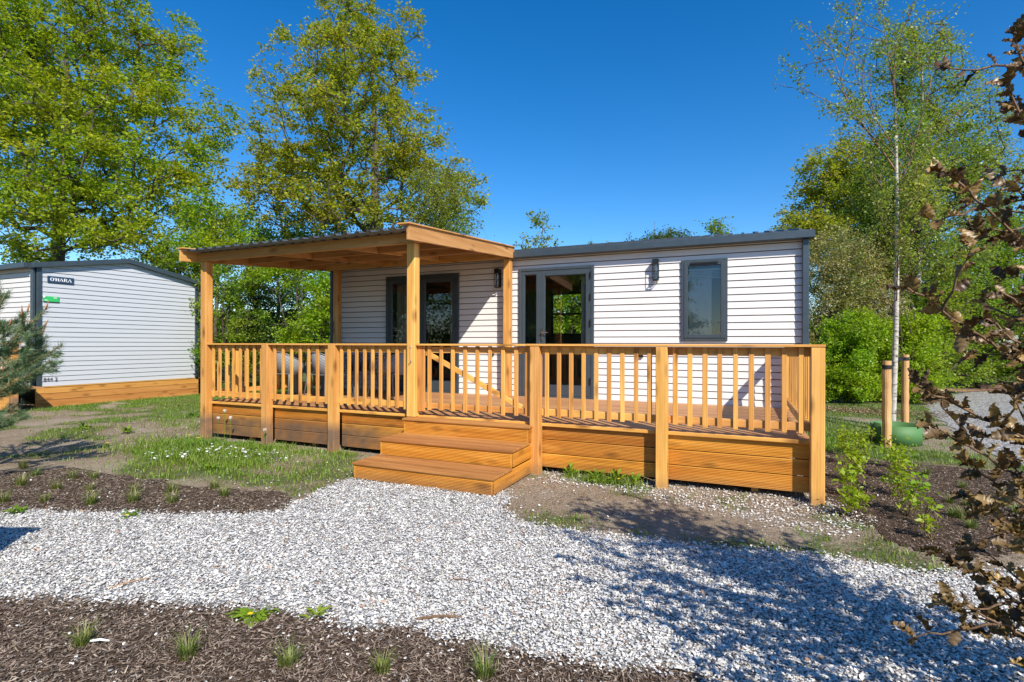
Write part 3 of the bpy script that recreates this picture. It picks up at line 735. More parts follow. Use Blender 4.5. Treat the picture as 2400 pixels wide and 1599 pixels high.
def picket(x, y, name='baluster', z0=.70, z1=1.597, w=.052, t=.026, parent=deck, axis=0):
    w2 = w / 2 + random.uniform(-.002, .002); x += random.uniform(-.003, .003); z0 += random.uniform(-.008, .008)
    if axis == 0: b = MB().box(x - w2, x + w2, y, y + t, z0, z1, 2)
    else: b = MB().box(x, x + t, y - w2, y + w2, z0, z1, 2)
    return b.build(name, 'rail wood', parent, bevel=.003)
def fence(a, b, n):
    c = MB()
    MB().box(a, b, 6.265, 6.31, .72, .805, 0).build('bottom_rail', 'rail wood', deck, bevel=.004)
    MB().box(a, b, 6.268, 6.31, 1.50, 1.597, 0).build('top_rail', 'rail wood', deck, bevel=.004)
    for k in range(n): picket(a + (b - a) * (k + .5) / n, 6.237)
fence(-8.43, -7.127, 8); fence(-6.999, -5.741, 7); fence(-5.613, -4.31, 9); fence(-2.326, -.902, 9); fence(-.774, .652, 9)
for a, b in ((-8.45, -7.127), (-6.999, -5.741), (-5.613, -4.31), (-2.50, .785)):
    MB().box(a, b, 6.165 if a > -3 else 6.185, 6.325, 1.600, 1.628, 0).build('handrail', 'rail wood', deck, bevel=.004)
# side railings, running back to the wall
for u, s in ((.665, 1), (-8.51, -1)):
    MB().box(u - .045, u, 6.32, 9.25, .72, .805, 1).build('bottom_rail', 'rail wood', deck, bevel=.004)
    MB().box(u - .045, u, 6.32, 9.25, 1.50, 1.597, 1).build('top_rail', 'rail wood', deck, bevel=.004)
    MB().box(u - .08, u + .07, 6.33, 9.36, 1.600, 1.628, 1).build('handrail', 'rail wood', deck, bevel=.004)
    for k in range(15): picket(u + .002, 6.45 + k * .19, axis=1)
# gate
gate = MB(); gate.box(-4.165, -2.47, 6.268, 6.303, .725, .80, 0).box(-4.165, -2.47, 6.268, 6.303, 1.50, 1.585, 0)
g = gate.build('gate', 'rail wood', deck, bevel=.004); BASE[g.name] = BASE[deck.name]
MB().beam((-4.05, 6.285, 1.50), (-2.60, 6.285, .80), .03, .07).build('brace', 'rail wood', g, bevel=.004)
MB().box(-4.17, -4.06, 6.236, 6.266, .68, 1.597, 2).build('stile', 'rail wood', g, bevel=.004)
MB().box(-2.545, -2.475, 6.236, 6.266, .70, 1.597, 2).build('stile', 'rail wood', g, bevel=.004)
for k in range(8): picket(-3.985 + k * .188, 6.238, 'picket', parent=g)
MB().box(-4.17, -2.465, 6.19, 6.32, 1.600, 1.627, 0).build('handrail', 'rail wood', g, bevel=.004)
hk = MB(); hx = -4.245
hk.tube([(hx + .012 * math.cos(t), PY0 - .008, 1.585 + .012 * math.sin(t)) for t in np.linspace(0, 6.28, 10)], .004, 6)
hk.tube([(hx, PY0 - .008, 1.575), (hx, PY0 - .008, 1.39)], .0035, 6); hk.tube([(hx, PY0 - .008, 1.39), (hx + .02, PY0 - .008, 1.375), (hx + .0, PY0 - .02, 1.355), (hx - .02, PY0 - .02, 1.35)], .005, 6)
hk.build('hook_latch', 'steel', g)

# ---------------------------------------------------------------- steps
st = thing('timber_steps', (-3.33, 5.6, 0), 'three broad grooved timber steps on the shell path leading up to the gate', 'steps')
for n_, (y, z) in enumerate(((5.04, .2), (5.55, .4), (6.06, .6))):
    t = MB(); yy = y - .018; yend = (5.56, 6.08, 6.29)[n_]
    x0, x1 = -4.29 - .004, -2.405
    k = 0; wd = .1285 if n_ < 2 else .12
    while yy < yend - .03:
        e = min(yy + wd, yend); t.box(x0, x1, yy, e - .004, z - .026, z - random.uniform(0, .001), 0); yy = e
    t.build('tread', 'tread wood', st, bevel=.003)
    zb = .012 if n_ == 0 else z - .2
    r = MB(); ribbed(0, -4.28, -2.42, zb, z - .028, y, -1, r); r.build('riser', 'skirt wood', st)
    s = MB(); ribbed(1, y + .001, (6.32), zb, z - .028, -2.42, 1, s); s.build('side_board', 'skirt wood', st)
    s = MB(); ribbed(1, y + .001, (6.32), zb, z - .028, -4.28, -1, s); s.build('side_board', 'skirt wood', st)

# ---------------------------------------------------------------- pergola
pg = thing('pergola', (-6.3, 7.6, 0), 'open timber pergola with corrugated metal roof over the left half of the deck', 'pergola')
sl = lambda x, y: .08 * (y - 5.8)
MB().box(-8.575, -8.435, PY0, PY1, -.06, 3.035, 2).build('post', 'post wood', pg, bevel=.007)
MB().box(-4.312, -4.18, PY0, PY1, .602, 3.035, 2).build('post', 'post wood', pg, bevel=.007)
MB().box(-4.205, -4.065, 9.19, 9.32, DZ, 3.27, 2).build('post', 'post wood', pg, bevel=.007)
MB().box(-8.40, -8.26, 9.19, 9.32, DZ, 3.27, 2).build('post', 'post wood', pg, bevel=.007)
MB().box(-8.64, -4.06, 6.165, 6.225, 3.036, 3.185, 0).build('beam', 'beam wood', pg, bevel=.004)
MB().box(-8.64, -4.06, 9.22, 9.28, 3.275, 3.42, 0).build('beam', 'beam wood', pg, bevel=.004)
for y in (7.2, 8.2): MB().box(-8.64, -4.06, y, y + .05, 3.035, 3.165, 0, top=sl).build('purlin', 'beam wood', pg, bevel=.004)
for a, b, xs in ((6.225, 7.2, (-7.1, -5.65)), (7.25, 8.2, (-7.15, -5.6)), (8.25, 9.22, (-7.05, -5.7))):
    for x in xs: MB().box(x, x + .045, a, b, 3.035, 3.16, 1, top=sl).build('rafter', 'beam wood', pg, bevel=.003)
for x0, x1, ya in ((-8.68, -8.64, 5.86), (-4.06, -4.02, 5.80)):
    MB().box(x0, x1, ya, 9.315, 3.0, 3.205, 1, top=sl).build('fascia_board', 'beam wood', pg, bevel=.004)
MB().box(-8.72, -8.56, 5.84, 9.315, 3.207, 3.228, 1, top=sl).build('cap_board', 'beam wood', pg, bevel=.003)
MB().box(-4.19, -3.995, 5.76, 9.315, 3.207, 3.228, 1, top=sl).build('cap_board', 'beam wood', pg, bevel=.003)
pr = []; x = -8.62
while x < -4.20:
    pr += [(x, 0), (x + .075, 0), (x + .10, .034), (x + .15, .034), (x + .175, 0)]; x += .2075
pr = [p for p in pr if p[0] < -4.08] + [(-4.08, 0)]
V = [(px_, y, 3.168 + pz + .08 * (y - 5.8)) for y in (5.90, 9.31) for px_, pz in pr]; n = len(pr)
o = np_obj('roof_sheet', V, [(k, k + 1, k + 1 + n, k + n) for k in range(n - 1)], 'sheet metal', pg)
sm = o.modifiers.new('thick', 'SOLIDIFY'); sm.thickness = .0015

# ---------------------------------------------------------------- table and chairs under the pergola
tb = thing('garden_table', (-7.45, 8.3, DZ), 'dark grey garden table under the pergola with woven chairs around it', 'table')
MB().box(-8.3, -6.6, 7.86, 8.76, 1.375, 1.405).build('table_top', 'table top', tb, bevel=.006)
for x in (-8.24, -6.72):
    for y in (7.90, 8.66): MB().box(x, x + .075, y, y + .075, DZ, 1.375, 2).build('leg', 'chair metal', tb, bevel=.006)
def make_chair(loc, rz, label):
    t = thing('woven_chair', (0, 0, 0), label, 'chair', 'woven chairs around the garden table')
    m = MB()
    # seat pan and shell: u across, back curving round into arms
    n = 20; V = []; 
    for k in range(n + 1):
        a = math.pi * (-.08 + 1.16 * k / n); r = .29
        bx, by = math.cos(a) * r * 1.02, math.sin(a) * r * .95
        hgt = .66 + .19 * max(0, math.sin(a)) ** 1.2; lo = .43
        V.append([(bx * .9, by * .92, lo), (bx, by, (lo + hgt) / 2), (bx * 1.08, by * 1.12, hgt)])
    o_ = len(m.v)
    for row, vv in enumerate(V):
        for c_, p in enumerate(vv): m.v.append(p); m.w.append((row / n * 1.15, [0, .25, .5][c_] * .9, 0)); m.b.append(.5)
    for k in range(n):
        for c_ in range(2): a = o_ + k * 3 + c_; m.f.append((a, a + 3, a + 4, a + 1))
    o_ = len(m.v)
    for i in range(7):
        for j_ in range(7):
            x, y = -.25 + .5 * i / 6, -.27 + .52 * j_ / 6
            m.v.append((x, y, .445 - .02 * math.cos(x * 5) * math.cos(y * 5))); m.w.append((x, y, 0)); m.b.append(.5)
    for i in range(6):
        for j_ in range(6): a = o_ + i * 7 + j_; m.f.append((a, a + 7, a + 8, a + 1))
    s = m.build('seat_shell', 'woven rope', t, smooth=True); sd = s.modifiers.new('thick', 'SOLIDIFY'); sd.thickness = .012
    rim = MB(); rim.tube([tuple(v[2]) for v in V], .011, 8); rim.build('arm_rail', 'chair metal', t, smooth=True)
    fr = MB(); q = [(-.25, -.27, .44), (.25, -.27, .44), (.25, .25, .44), (-.25, .25, .44), (-.25, -.27, .44)]; fr.tube(q, .011, 8); fr.build('seat_frame', 'chair metal', t)
    for sx, sy in ((-1, -1), (1, -1), (1, 1), (-1, 1)):
        MB().tube([(sx * .24, sy * .25, .66 if sy < 0 else .45), (sx * .25, sy * .26, .42), (sx * .29, sy * .32, 0.001)], [.012, .016, .010], 8).build('leg', 'chair metal', t, smooth=True)
    t.location = loc; t.rotation_euler = (0, 0, rz); return t
def copy_thing(src, loc, rz, label=None, scale=None):
    r = src.copy(); C.objects.link(r); r.location = loc; r.rotation_euler = (0, 0, rz)
    if scale: r.scale = (scale,) * 3
    if label: r['label'] = label
    for c_ in src.children:
        d = c_.copy(); C.objects.link(d); d.parent = r
        for g_ in c_.children: e = g_.copy(); C.objects.link(e); e.parent = d
    return r
c0 = make_chair((-7.95, 7.55, DZ), math.pi, 'woven chair at the left of the second railing bay, its back to the camera')
copy_thing(c0, (-7.05, 7.6, DZ), math.pi - .15, 'woven chair at the right of the second railing bay, beside the third post')
copy_thing(c0, (-6.12, 8.25, DZ), -math.pi / 2 - .1, 'woven chair at the right end of the table, nearest the shaded glass door')
copy_thing(c0, (-7.5, 9.0, DZ), .1, 'woven chair on the far side of the table, closest to the home wall')

# ---------------------------------------------------------------- neighbouring home on the left
nb = thing('mobile_home', (-19, 9.4, 0), 'neighbouring pale grey home with low gable end, name plate and timber skirt', 'mobile home')
NU, NV0, NV1, NB, NE, NP = -16.15, 7.27, 11.52, .52, 3.55, 3.93
NM = (NV0 + NV1) / 2
def ntop(z):
    if z <= NE: return (NV0, NV1)
    t = (z - NE) / (NP - NE) * (NM - NV0); return (NV0 + t, NV1 - t)
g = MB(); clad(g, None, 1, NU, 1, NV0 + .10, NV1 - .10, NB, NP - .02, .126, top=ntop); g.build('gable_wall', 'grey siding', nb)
g = MB(); clad(g, None, 0, NV0 - .0, -1, -28, NU - .12, NB, NE - .02, .126); g.build('front_wall', 'white siding', nb)
g = MB(); g.box(-28, NU - .03, NV0 + .03, NV1, NB, NE)
g.add([(x, y, z) for x in (-28, NU - .03) for y, z in ((NV0 + .03, NE), (NV1, NE), (NM, NP))], [(0, 1, 2), (3, 5, 4), (0, 2, 5, 3), (1, 4, 5, 2)], 0); g.build('inner_wall', 'interior wall', nb)
for x0, x1, y0, y1 in ((NU - .01, NU + .045, NV0 - .0, NV0 + .10), (NU - .14, NU - .02, NV0 - .06, NV0 - .005), (NU - .01, NU + .045, NV1 - .10, NV1)):
    MB().box(x0, x1, y0, y1, NB - .02, NE + .03).build('corner_trim', 'anthracite metal', nb, bevel=.006)
MB().tube([(NU + .07, NV1 + .05, NB), (NU + .07, NV1 + .05, NE)], .035, 10).build('downpipe', 'anthracite metal', nb, smooth=True)
rf = MB()
for y0, z0, y1, z1 in ((NV0 - .10, NE + .02, NM, NP + .06), (NM, NP + .06, NV1 + .12, NE + .02)):
    rf.add([(x, y, z + d) for x in (-28.2, NU + .13) for y, z in ((y0, z0), (y1, z1)) for d in (-.07, .055)], [(0, 1, 3, 2), (4, 6, 7, 5), (0, 4, 5, 1), (2, 3, 7, 6), (0, 2, 6, 4), (1, 5, 7, 3)], 1)
rf.build('roof', 'anthracite metal', nb)
MB().box(-28.2, NU - .12, NV0 - .20, NV0 - .10, NE - .04, NE + .08).build('gutter', 'anthracite metal', nb, bevel=.005)
for z0, z1 in ((.348, .505), (.182, .340), (-.02, .174)):
    MB().box(NU + .0, NU + .03, NV0 - .02, NV1 + .02, z0, z1, 1).build('skirt_board', 'clean skirt wood', nb, bevel=.004)
MB().box(NU - .02, NU + .045, NV0 - .03, NV1 + .03, .507, .525, 1).build('skirt_cap', 'rail wood', nb)
# name plate with white lettering
pl = MB().box(NU + .02, NU + .035, 7.49, 8.065, 3.17, 3.335).build('name_plate', 'sign navy', nb, bevel=.003)
LET = {'O': [], 'H': [(0, .26, 0, 1), (.62, .88, 0, 1), (.26, .62, .44, .54), (-.06, .34, 0, .07), (-.06, .34, .93, 1), (.54, .94, 0, .07), (.54, .94, .93, 1)]}
lt = MB(); h = .084; zb = 3.212; X = NU + .036
def lquad(pts, y0): lt.add([(X + d, y0 + a * h, zb + b * h) for d in (0, .004) for a, b in pts], [tuple(range(len(pts))), tuple(range(len(pts), 2 * len(pts)))[::-1]] + [(k, (k + 1) % len(pts), (k + 1) % len(pts) + len(pts), k + len(pts)) for k in range(len(pts))])
y = 7.545; n = 20
for k in range(n):   # O, heavier at the sides
    a, b = 2 * math.pi * k / n, 2 * math.pi * (k + 1) / n
    lquad([(.5 + .5 * math.cos(a), .5 + .52 * math.sin(a)), (.5 + .5 * math.cos(b), .5 + .52 * math.sin(b)), (.5 + .25 * math.cos(b), .5 + .45 * math.sin(b)), (.5 + .25 * math.cos(a), .5 + .45 * math.sin(a))], y)
y += 1.10 * h; lquad([(0, .98), (.16, .98), (.10, .66), (.02, .66)], y); y += .26 * h
for a, b, c_, d in LET['H']: lquad([(a, c_), (b, c_), (b, d), (a, d)], y)
y += 1.06 * h
def lam(y0): lquad([(-.05, 0), (.08, 0), (.46, .93), (.40, 1)], y0); lquad([(.36, 1), (.50, 1), (.98, 0), (.68, 0)], y0); lquad([(-.12, 0), (.2, 0), (.2, .06), (-.12, .06)], y0); lquad([(.6, 0), (1.06, 0), (1.06, .06), (.6, .06)], y0)
lam(y); y += 1.12 * h
for a, b, c_, d in ((0, .26, 0, 1), (-.06, .34, 0, .07), (.26, .62, .92, 1), (.26, .62, .46, .54)): lquad([(a, c_), (b, c_), (b, d), (a, d)], y)
lquad([(.55, .5), (.78, .56), (.78, .92), (.55, .98)], y); lquad([(.36, .5), (.6, .5), (.98, 0), (.7, 0)], y); y += 1.08 * h; lam(y)
lt.build('lettering', 'sign white', pl)
pl = MB().box(NU + .02, NU + .04, 7.40, 7.735, 2.68, 2.815).build('number_plate', 'sign green', nb, bevel=.003)
def flat(poly, m, name, par, x=NU + .041):
    n = len(poly); V = [(x + d, a, b) for d in (0, .003) for a, b in poly]
    return np_obj(name, V, [np.array([list(range(n, 2 * n))])] + [np.array([[k, (k + 1) % n, (k + 1) % n + n, k + n] for k in range(n)])], m, par)
flat([(7.402, 2.75), (7.47, 2.813), (7.402, 2.813)], 'sign white', 'corner_mark', pl); flat([(7.43, 2.705), (7.52, 2.70), (7.50, 2.715), (7.43, 2.72)], 'sign white', 'small_print', pl)
def text(body, size, loc, m, name, par, bold=0):
    cu = bpy.data.curves.new(name, 'FONT'); cu.body = body; cu.size = size; cu.offset = bold; cu.extrude = .001
    t = bpy.data.objects.new('tmp', cu); C.objects.link(t); t.rotation_euler = (math.pi / 2, 0, math.pi / 2)
    bpy.context.view_layer.update(); me = bpy.data.meshes.new_from_object(t); me.transform(t.matrix_world)
    bpy.data.objects.remove(t); b = BASE[par.name]; me.transform(__import__('mathutils').Matrix.Translation(Vector(loc) - Vector(b)))
    return link(name, me, m, par)
text('225', .052, (NU + .045, 7.61, 2.765), 'sign white', 'number', pl, .001)
text('844 2', .135, (NU + .026, 7.41, .66), 'number dark', 'lettering', nb)
# the neighbour's own deck corner
nd = thing('wooden_deck', (-16.5, 6.6, 0), 'corner of the neighbouring orange deck behind the young pine', 'deck')
MB().box(-15.62, -15.50, 6.52, 6.65, -.05, 1.60, 2).build('post', 'post wood', nd, bevel=.006)
for z0, z1 in ((.345, .52), (.18, .342), (.02, .177)): MB().box(-22, -15.64, 6.62, 6.65, z0, z1, 0).build('skirt_board', 'clean skirt wood', nd)
MB().box(-22, -15.55, 6.60, 7.15, .53, .56, 0).build('floor', 'deck floor wood', nd)
MB().box(-22, -15.45, 6.50, 6.68, 1.60, 1.63, 0).build('handrail', 'rail wood', nd); MB().box(-22, -15.6, 6.60, 6.64, .66, .74, 0).build('bottom_rail', 'rail wood', nd)
for k in range(26): MB().box(-15.85 - k * .2, -15.80 - k * .2, 6.57, 6.597, .64, 1.598, 2).build('baluster', 'rail wood', nd)

# ---------------------------------------------------------------- trees and shrubs
LF = [(0, 0, 0), (.45, .32, .10), (1, 0, -.06), (.45, -.32, .10)]; LFF = [(0, 1, 2, 3)]
def leaves_at(pos, size, up=.55, aspect=1.0, droop=0):
    n = len(pos); nrm = rng.normal(0, 1, (n, 3)); nrm[:, 2] = np.abs(nrm[:, 2]) + up; nrm /= np.linalg.norm(nrm, axis=1, keepdims=True)
    a = rng.normal(0, 1, (n, 3)); a[:, 2] -= droop; a -= (a * nrm).sum(1, keepdims=True) * nrm; a /= np.linalg.norm(a, axis=1, keepdims=True); b = np.cross(nrm, a)
    s = size * rng.uniform(.6, 1.25, n)
    return inst(LF, LFF, pos, a, b, nrm, s, s * aspect, s)
def sticks(P0, P1, R0, R1, n=5):
    """tapered frustums for many branch pieces at once"""
    d = P1 - P0; L = np.linalg.norm(d, axis=1, keepdims=True); d = d / np.maximum(L, 1e-6)
    ref = np.where(np.abs(d[:, 2:3]) < .9, np.array([[0, 0, 1.0]]), np.array([[1.0, 0, 0]])); a = np.cross(d, ref); a /= np.linalg.norm(a, axis=1, keepdims=True); b = np.cross(d, a)
    t = 2 * np.pi * np.arange(n) / n; ring = a[:, None] * np.cos(t)[None, :, None] + b[:, None] * np.sin(t)[None, :, None]
    V = np.concatenate([P0[:, None] + ring * R0[:, None, None], P1[:, None] + ring * R1[:, None, None]], 1).reshape(-1, 3)
    i = np.arange(len(P0))[:, None, None] * 2 * n; q = np.array([[k, (k + 1) % n, (k + 1) % n + n, k + n] for k in range(n)])[None]
    return V, (i + q).reshape(-1, 4)
def tree(name, label, cat, base, top, trunk_r, lobes, clumps, per, lsize, bark, leafm, group=None, clump_r=.7, limb0=.22, droop=0, flat=.7, lean=(0, 0),
         tip_r=.010, aspect=1.0, wob=.25, stems=1, up=.55, bow=.12, seg=.55, shell=.42):
    base = np.array(base, float); H = top - base[2]
    t = thing(name, tuple(base), label, cat, group)
    nodes, par = [], []
    nt = 14; ph = rng.uniform(0, 6, 4)
    trunks = []
    for s_ in range(stems):
        off = np.array([0, 0]) if s_ == 0 else rng.normal(0, .25, 2); ln = np.array(lean) + (rng.normal(0, .12, 2) if s_ else 0)
        pts = []
        for k in range(nt):
            f = k / (nt - 1)
            w_ = wob * np.array([math.sin(f * 4 + ph[0]) - math.sin(ph[0]), math.sin(f * 5 + ph[1]) - math.sin(ph[1])]) * f
            pts.append(np.array([base[0] + off[0] + ln[0] * H * f + w_[0], base[1] + off[1] + ln[1] * H * f + w_[1], base[2] - .05 + H * .93 * f]))
        trunks.append(pts)
    C_ = []
    wts = np.array([l[3] * l[4] * l[5] for l in lobes]) ** .8; wts = wts / wts.sum()
    for l, w_ in zip(lobes, wts):
        m_ = max(3, int(clumps * w_)); d = rng.normal(0, 1, (m_, 3)); d /= np.linalg.norm(d, axis=1, keepdims=True)
        r = rng.uniform(0, 1, (m_, 1)) ** shell
        C_.append(np.array(l[:3]) + d * r * np.array(l[3:6]))
    C_ = np.concatenate(C_); C_ = C_[C_[:, 2] > base[2] + .15]
    for pts in trunks:
        st_ = len(nodes)
        for k, p in enumerate(pts): nodes.append(p); par.append(-1 if k == 0 else st_ + k - 1)
    istrunk = len(nodes); hz = np.array([n_[2] for n_ in nodes])
    ok = [k for k in range(istrunk) if hz[k] > base[2] + H * limb0]
    N = np.zeros((istrunk + len(C_) * 30, 3)); N[:istrunk] = nodes; cnt = istrunk
    allow = np.zeros(len(N), bool); allow[ok] = True
    order = np.argsort(np.linalg.norm((C_ - np.array([base[0], base[1], base[2] + H * .45])) * (1, 1, .7), axis=1)); tips = []
    for i in order:
        c = C_[i]; d = c - N[:cnt]; dist = np.linalg.norm(d, axis=1); hd = np.linalg.norm(d[:, :2], axis=1)
        cost = dist + 1.5 * np.maximum(0, N[:cnt, 2] - c[2] + .35 * hd * (0 if droop else 1)) + 99 * ~allow[:cnt]
        q = int(np.argmin(cost)); p0 = N[q].copy(); L = dist[q]; ns = max(1, int(L / seg)); prev = q
        sidev = rng.normal(0, 1, 3) * L * .06
        for s_ in range(1, ns + 1):
            f = s_ / ns; bz = L * bow * math.sin(math.pi * f) * (-.4 if droop else 1)
            p = p0 * (1 - f) + c * f + np.array([0, 0, bz]) + sidev * math.sin(math.pi * f) + rng.normal(0, .035, 3) * (0 if s_ == ns else 1)
            if cnt >= len(N): break
            N[cnt] = p; par.append(prev); allow[cnt] = True; prev = cnt; cnt += 1
        tips.append(prev)
    N = N[:cnt]; par = np.array(par[:cnt]); w_ = np.zeros(cnt); 
    for q in tips: w_[q] += 1
    for k in range(cnt - 1, istrunk - 1, -1):
        w_[par[k]] += w_[k] if par[k] >= istrunk else 0
    rad = tip_r * np.maximum(1, w_) ** .45
    mb = MB()
    for pts in trunks:
        rr = [trunk_r * (1.25 if k == 0 else 1) * (1 - k / (nt - 1)) ** .8 / (stems ** .4) + tip_r for k in range(nt)]
        mb.tube([tuple(p) for p in pts], rr, 10)
    mb.build('trunk', bark, t, smooth=True)
    e = np.arange(istrunk, cnt); P0, P1 = N[par[e]], N[e]; R1 = rad[e]; R0 = np.where(par[e] < istrunk, R1 * 1.25, rad[par[e]]); R0 = np.minimum(R0, R1 * 1.6)
    # twigs into each clump
    tw = np.repeat(C_, 4, 0); te = tw + rng.normal(0, 1, tw.shape) * clump_r * (.7, .7, .5) - np.array([0, 0, droop * clump_r * .8])
    V, F = sticks(np.concatenate([P0, tw]), np.concatenate([P1, te]), np.concatenate([R0, np.full(len(tw), tip_r * .6)]), np.concatenate([R1, np.full(len(tw), tip_r * .25)]))
    np_obj('branches', V, F, 'dark twig' if bark == 'birch bark' else bark, t)
    n = len(C_) * per; src = te.reshape(len(C_), 4, 3)[np.repeat(np.arange(len(C_)), per), rng.integers(0, 4, n)]
    cc = C_[np.repeat(np.arange(len(C_)), per)]; f = rng.uniform(.15, 1.1, (n, 1)); pos = cc * (1 - f) + src * f + rng.normal(0, 1, (n, 3)) * clump_r * .24 * (1, 1, flat)
    keep = rng.random(n) < (.35 + .65 * hash2(np.repeat(np.arange(len(C_)), per), np.zeros(n), 5)); pos = pos[keep]
    pos = pos[pos[:, 2] > base[2] + .03]
    V, F = leaves_at(pos, lsize, up, aspect, droop)
    np_obj('crown', V, F, leafm, t)
    return t
def lobe(x, y, Z, rx, ry, rd=None):
    """an ellipsoid of crown seen at (x, y) at distance Z: radii given as seen, depth radius in metres"""
    p = at(x, y, Z); k = Z / FPX; return (p[0], p[1], p[2], rx * k * .97, (rd if rd else rx * k) * .97, ry * k)
def foot(x, Z, z=0): p = at(x, 808, Z); return (p[0], p[1], z)

tree('oak_tree', 'tall spreading oak in fresh green leaf behind the neighbouring home', 'tree', foot(128, 23), 17.5, .34,
     [lobe(110, 110, 23, 290, 210, 5), lobe(70, 330, 22.5, 260, 150, 5), lobe(390, 300, 23, 150, 110, 3.5), lobe(300, 420, 22, 220, 110, 4), lobe(330, 90, 23, 110, 90, 3), lobe(60, 500, 21, 230, 120, 4), lobe(330, 540, 21, 190, 75, 3), lobe(-120, 200, 23, 200, 250, 5)],
     900, 190, .155, 'oak bark', 'oak leaves', clump_r=.62, limb0=.25, tip_r=.012, wob=.4)
tree('maple_tree', 'tall conical broadleaf tree with yellow-green spring leaves behind the pergola roof', 'tree', foot(862, 24), 18.3, .26,
     [lobe(850, 45, 24, 130, 110, 3), lobe(810, 190, 24, 215, 110, 4), lobe(800, 330, 24, 250, 110, 4.5), lobe(690, 450, 23.5, 150, 90, 3.5), lobe(960, 380, 24, 120, 90, 3), lobe(870, 490, 24, 200, 80, 4), lobe(1060, 460, 24, 90, 60, 2), lobe(620, 400, 24, 70, 60, 2)],
     700, 140, .145, 'oak bark', 'spring leaves', clump_r=.48, limb0=.2, tip_r=.011, wob=.3)
tree('weeping_birch', 'small fine-leaved birch with drooping twigs just behind the right end of the pergola roof', 'tree', foot(1035, 21), 8.6, .10,
     [lobe(1030, 440, 21, 85, 70, 1.4), lobe(1040, 520, 21, 90, 60, 1.5)], 130, 130, .085, 'birch bark', 'birch leaves', clump_r=.42, droop=1.4, tip_r=.007, wob=.1, flat=1.4)
tree('young_maple', 'slender pale green young tree between the big oak and the conical tree', 'tree', foot(500, 20), 7.4, .09,
     [lobe(500, 500, 20, 65, 60, 1.3), lobe(470, 590, 20, 85, 70, 1.6), lobe(570, 600, 20, 70, 60, 1.4)], 120, 110, .11, 'oak bark', 'bright leaves', clump_r=.45, tip_r=.008, wob=.1)
tree('broadleaf_tree', 'mid green bushy tree in the gap below the two big crowns', 'tree', foot(610, 27), 7.8, .15,
     [lobe(600, 560, 27, 170, 60, 3), lobe(730, 600, 27, 150, 60, 3)], 170, 120, .15, 'oak bark', 'mid leaves', clump_r=.7)
SH_ = 'shrubs seen through the open pergola'
tree('shrub', 'bluish green bush just right of the front left pergola post', 'shrub', foot(535, 17), 3.7, .06, [lobe(540, 720, 17, 75, 110, 1.2), lobe(530, 830, 17, 90, 60, 1.2)], 110, 140, .085, 'dark twig', 'mid leaves', SH_, clump_r=.30, stems=3, limb0=.08, tip_r=.006)
tree('conifer', 'dark evergreen between the bright shrubs under the pergola roof', 'tree', foot(650, 19), 4.9, .12, [lobe(640, 700, 19, 95, 100, 1.5), lobe(650, 800, 19, 120, 80, 1.6)], 190, 150, .085, 'oak bark', 'dark leaves', clump_r=.35, limb0=.03, droop=.5, tip_r=.008)
tree('shrub', 'bright yellow-green shrub arching over the dark evergreen', 'shrub', foot(705, 17.5), 4.3, .06, [lobe(715, 640, 17.5, 95, 50, 1.2), lobe(620, 650, 17.6, 60, 45, .8)], 80, 130, .085, 'dark twig', 'bright leaves', SH_, clump_r=.32, stems=3, limb0=.2, tip_r=.006)
tree('shrub', 'bright green shrub beside the left corner of the white home', 'shrub', foot(750, 15.8), 3.1, .05, [lobe(755, 770, 15.8, 75, 75, 1.0), lobe(690, 820, 15.8, 60, 55, .9), lobe(770, 690, 16, 45, 60, .8)], 130, 130, .08, 'dark twig', 'bright leaves', SH_, clump_r=.28, stems=4, limb0=.05, tip_r=.006)
tree('shrub', 'mid green shrub behind the right end of the neighbouring home', 'shrub', foot(440, 21), 5.2, .08, [lobe(430, 640, 21, 110, 90, 2), lobe(500, 760, 21, 80, 110, 1.5)], 170, 130, .11, 'dark twig', 'mid leaves', SH_, clump_r=.45, stems=3, limb0=.1)
for x, Z, h, lab in ((330, 30, 6.5, 'broad green tree behind the ridge of the neighbouring home'), (60, 30, 6.8, 'green tree behind the left end of the neighbouring home roof'), (760, 31, 6.6, 'green tree behind the middle of the pergola roof'), (900, 32, 6.8, 'green tree behind the white home, below the conical tree')):
    k = h * FPX / Z; yc = 808 - (h * .62 - 1.62) * FPX / Z
    tree('broadleaf_tree', lab, 'tree', foot(x, Z), h, .14, [lobe(x, yc, Z, 135, k * .40, 3), lobe(x + 60, yc + 30, Z, 110, k * .3, 3)], 120, 110, .17, 'oak bark', 'mid leaves', 'green trees closing the view behind the homes', clump_r=.75)
tree('shrub', 'green shrub behind the white home, seen through its two windows', 'shrub', foot(1335, 18.5), 4.5, .07, [lobe(1335, 690, 18.5, 95, 85, 1.3), lobe(1290, 760, 18.5, 80, 70, 1.2)], 190, 130, .10, 'dark twig', 'bright leaves', SH_, clump_r=.36, stems=3, limb0=.08)
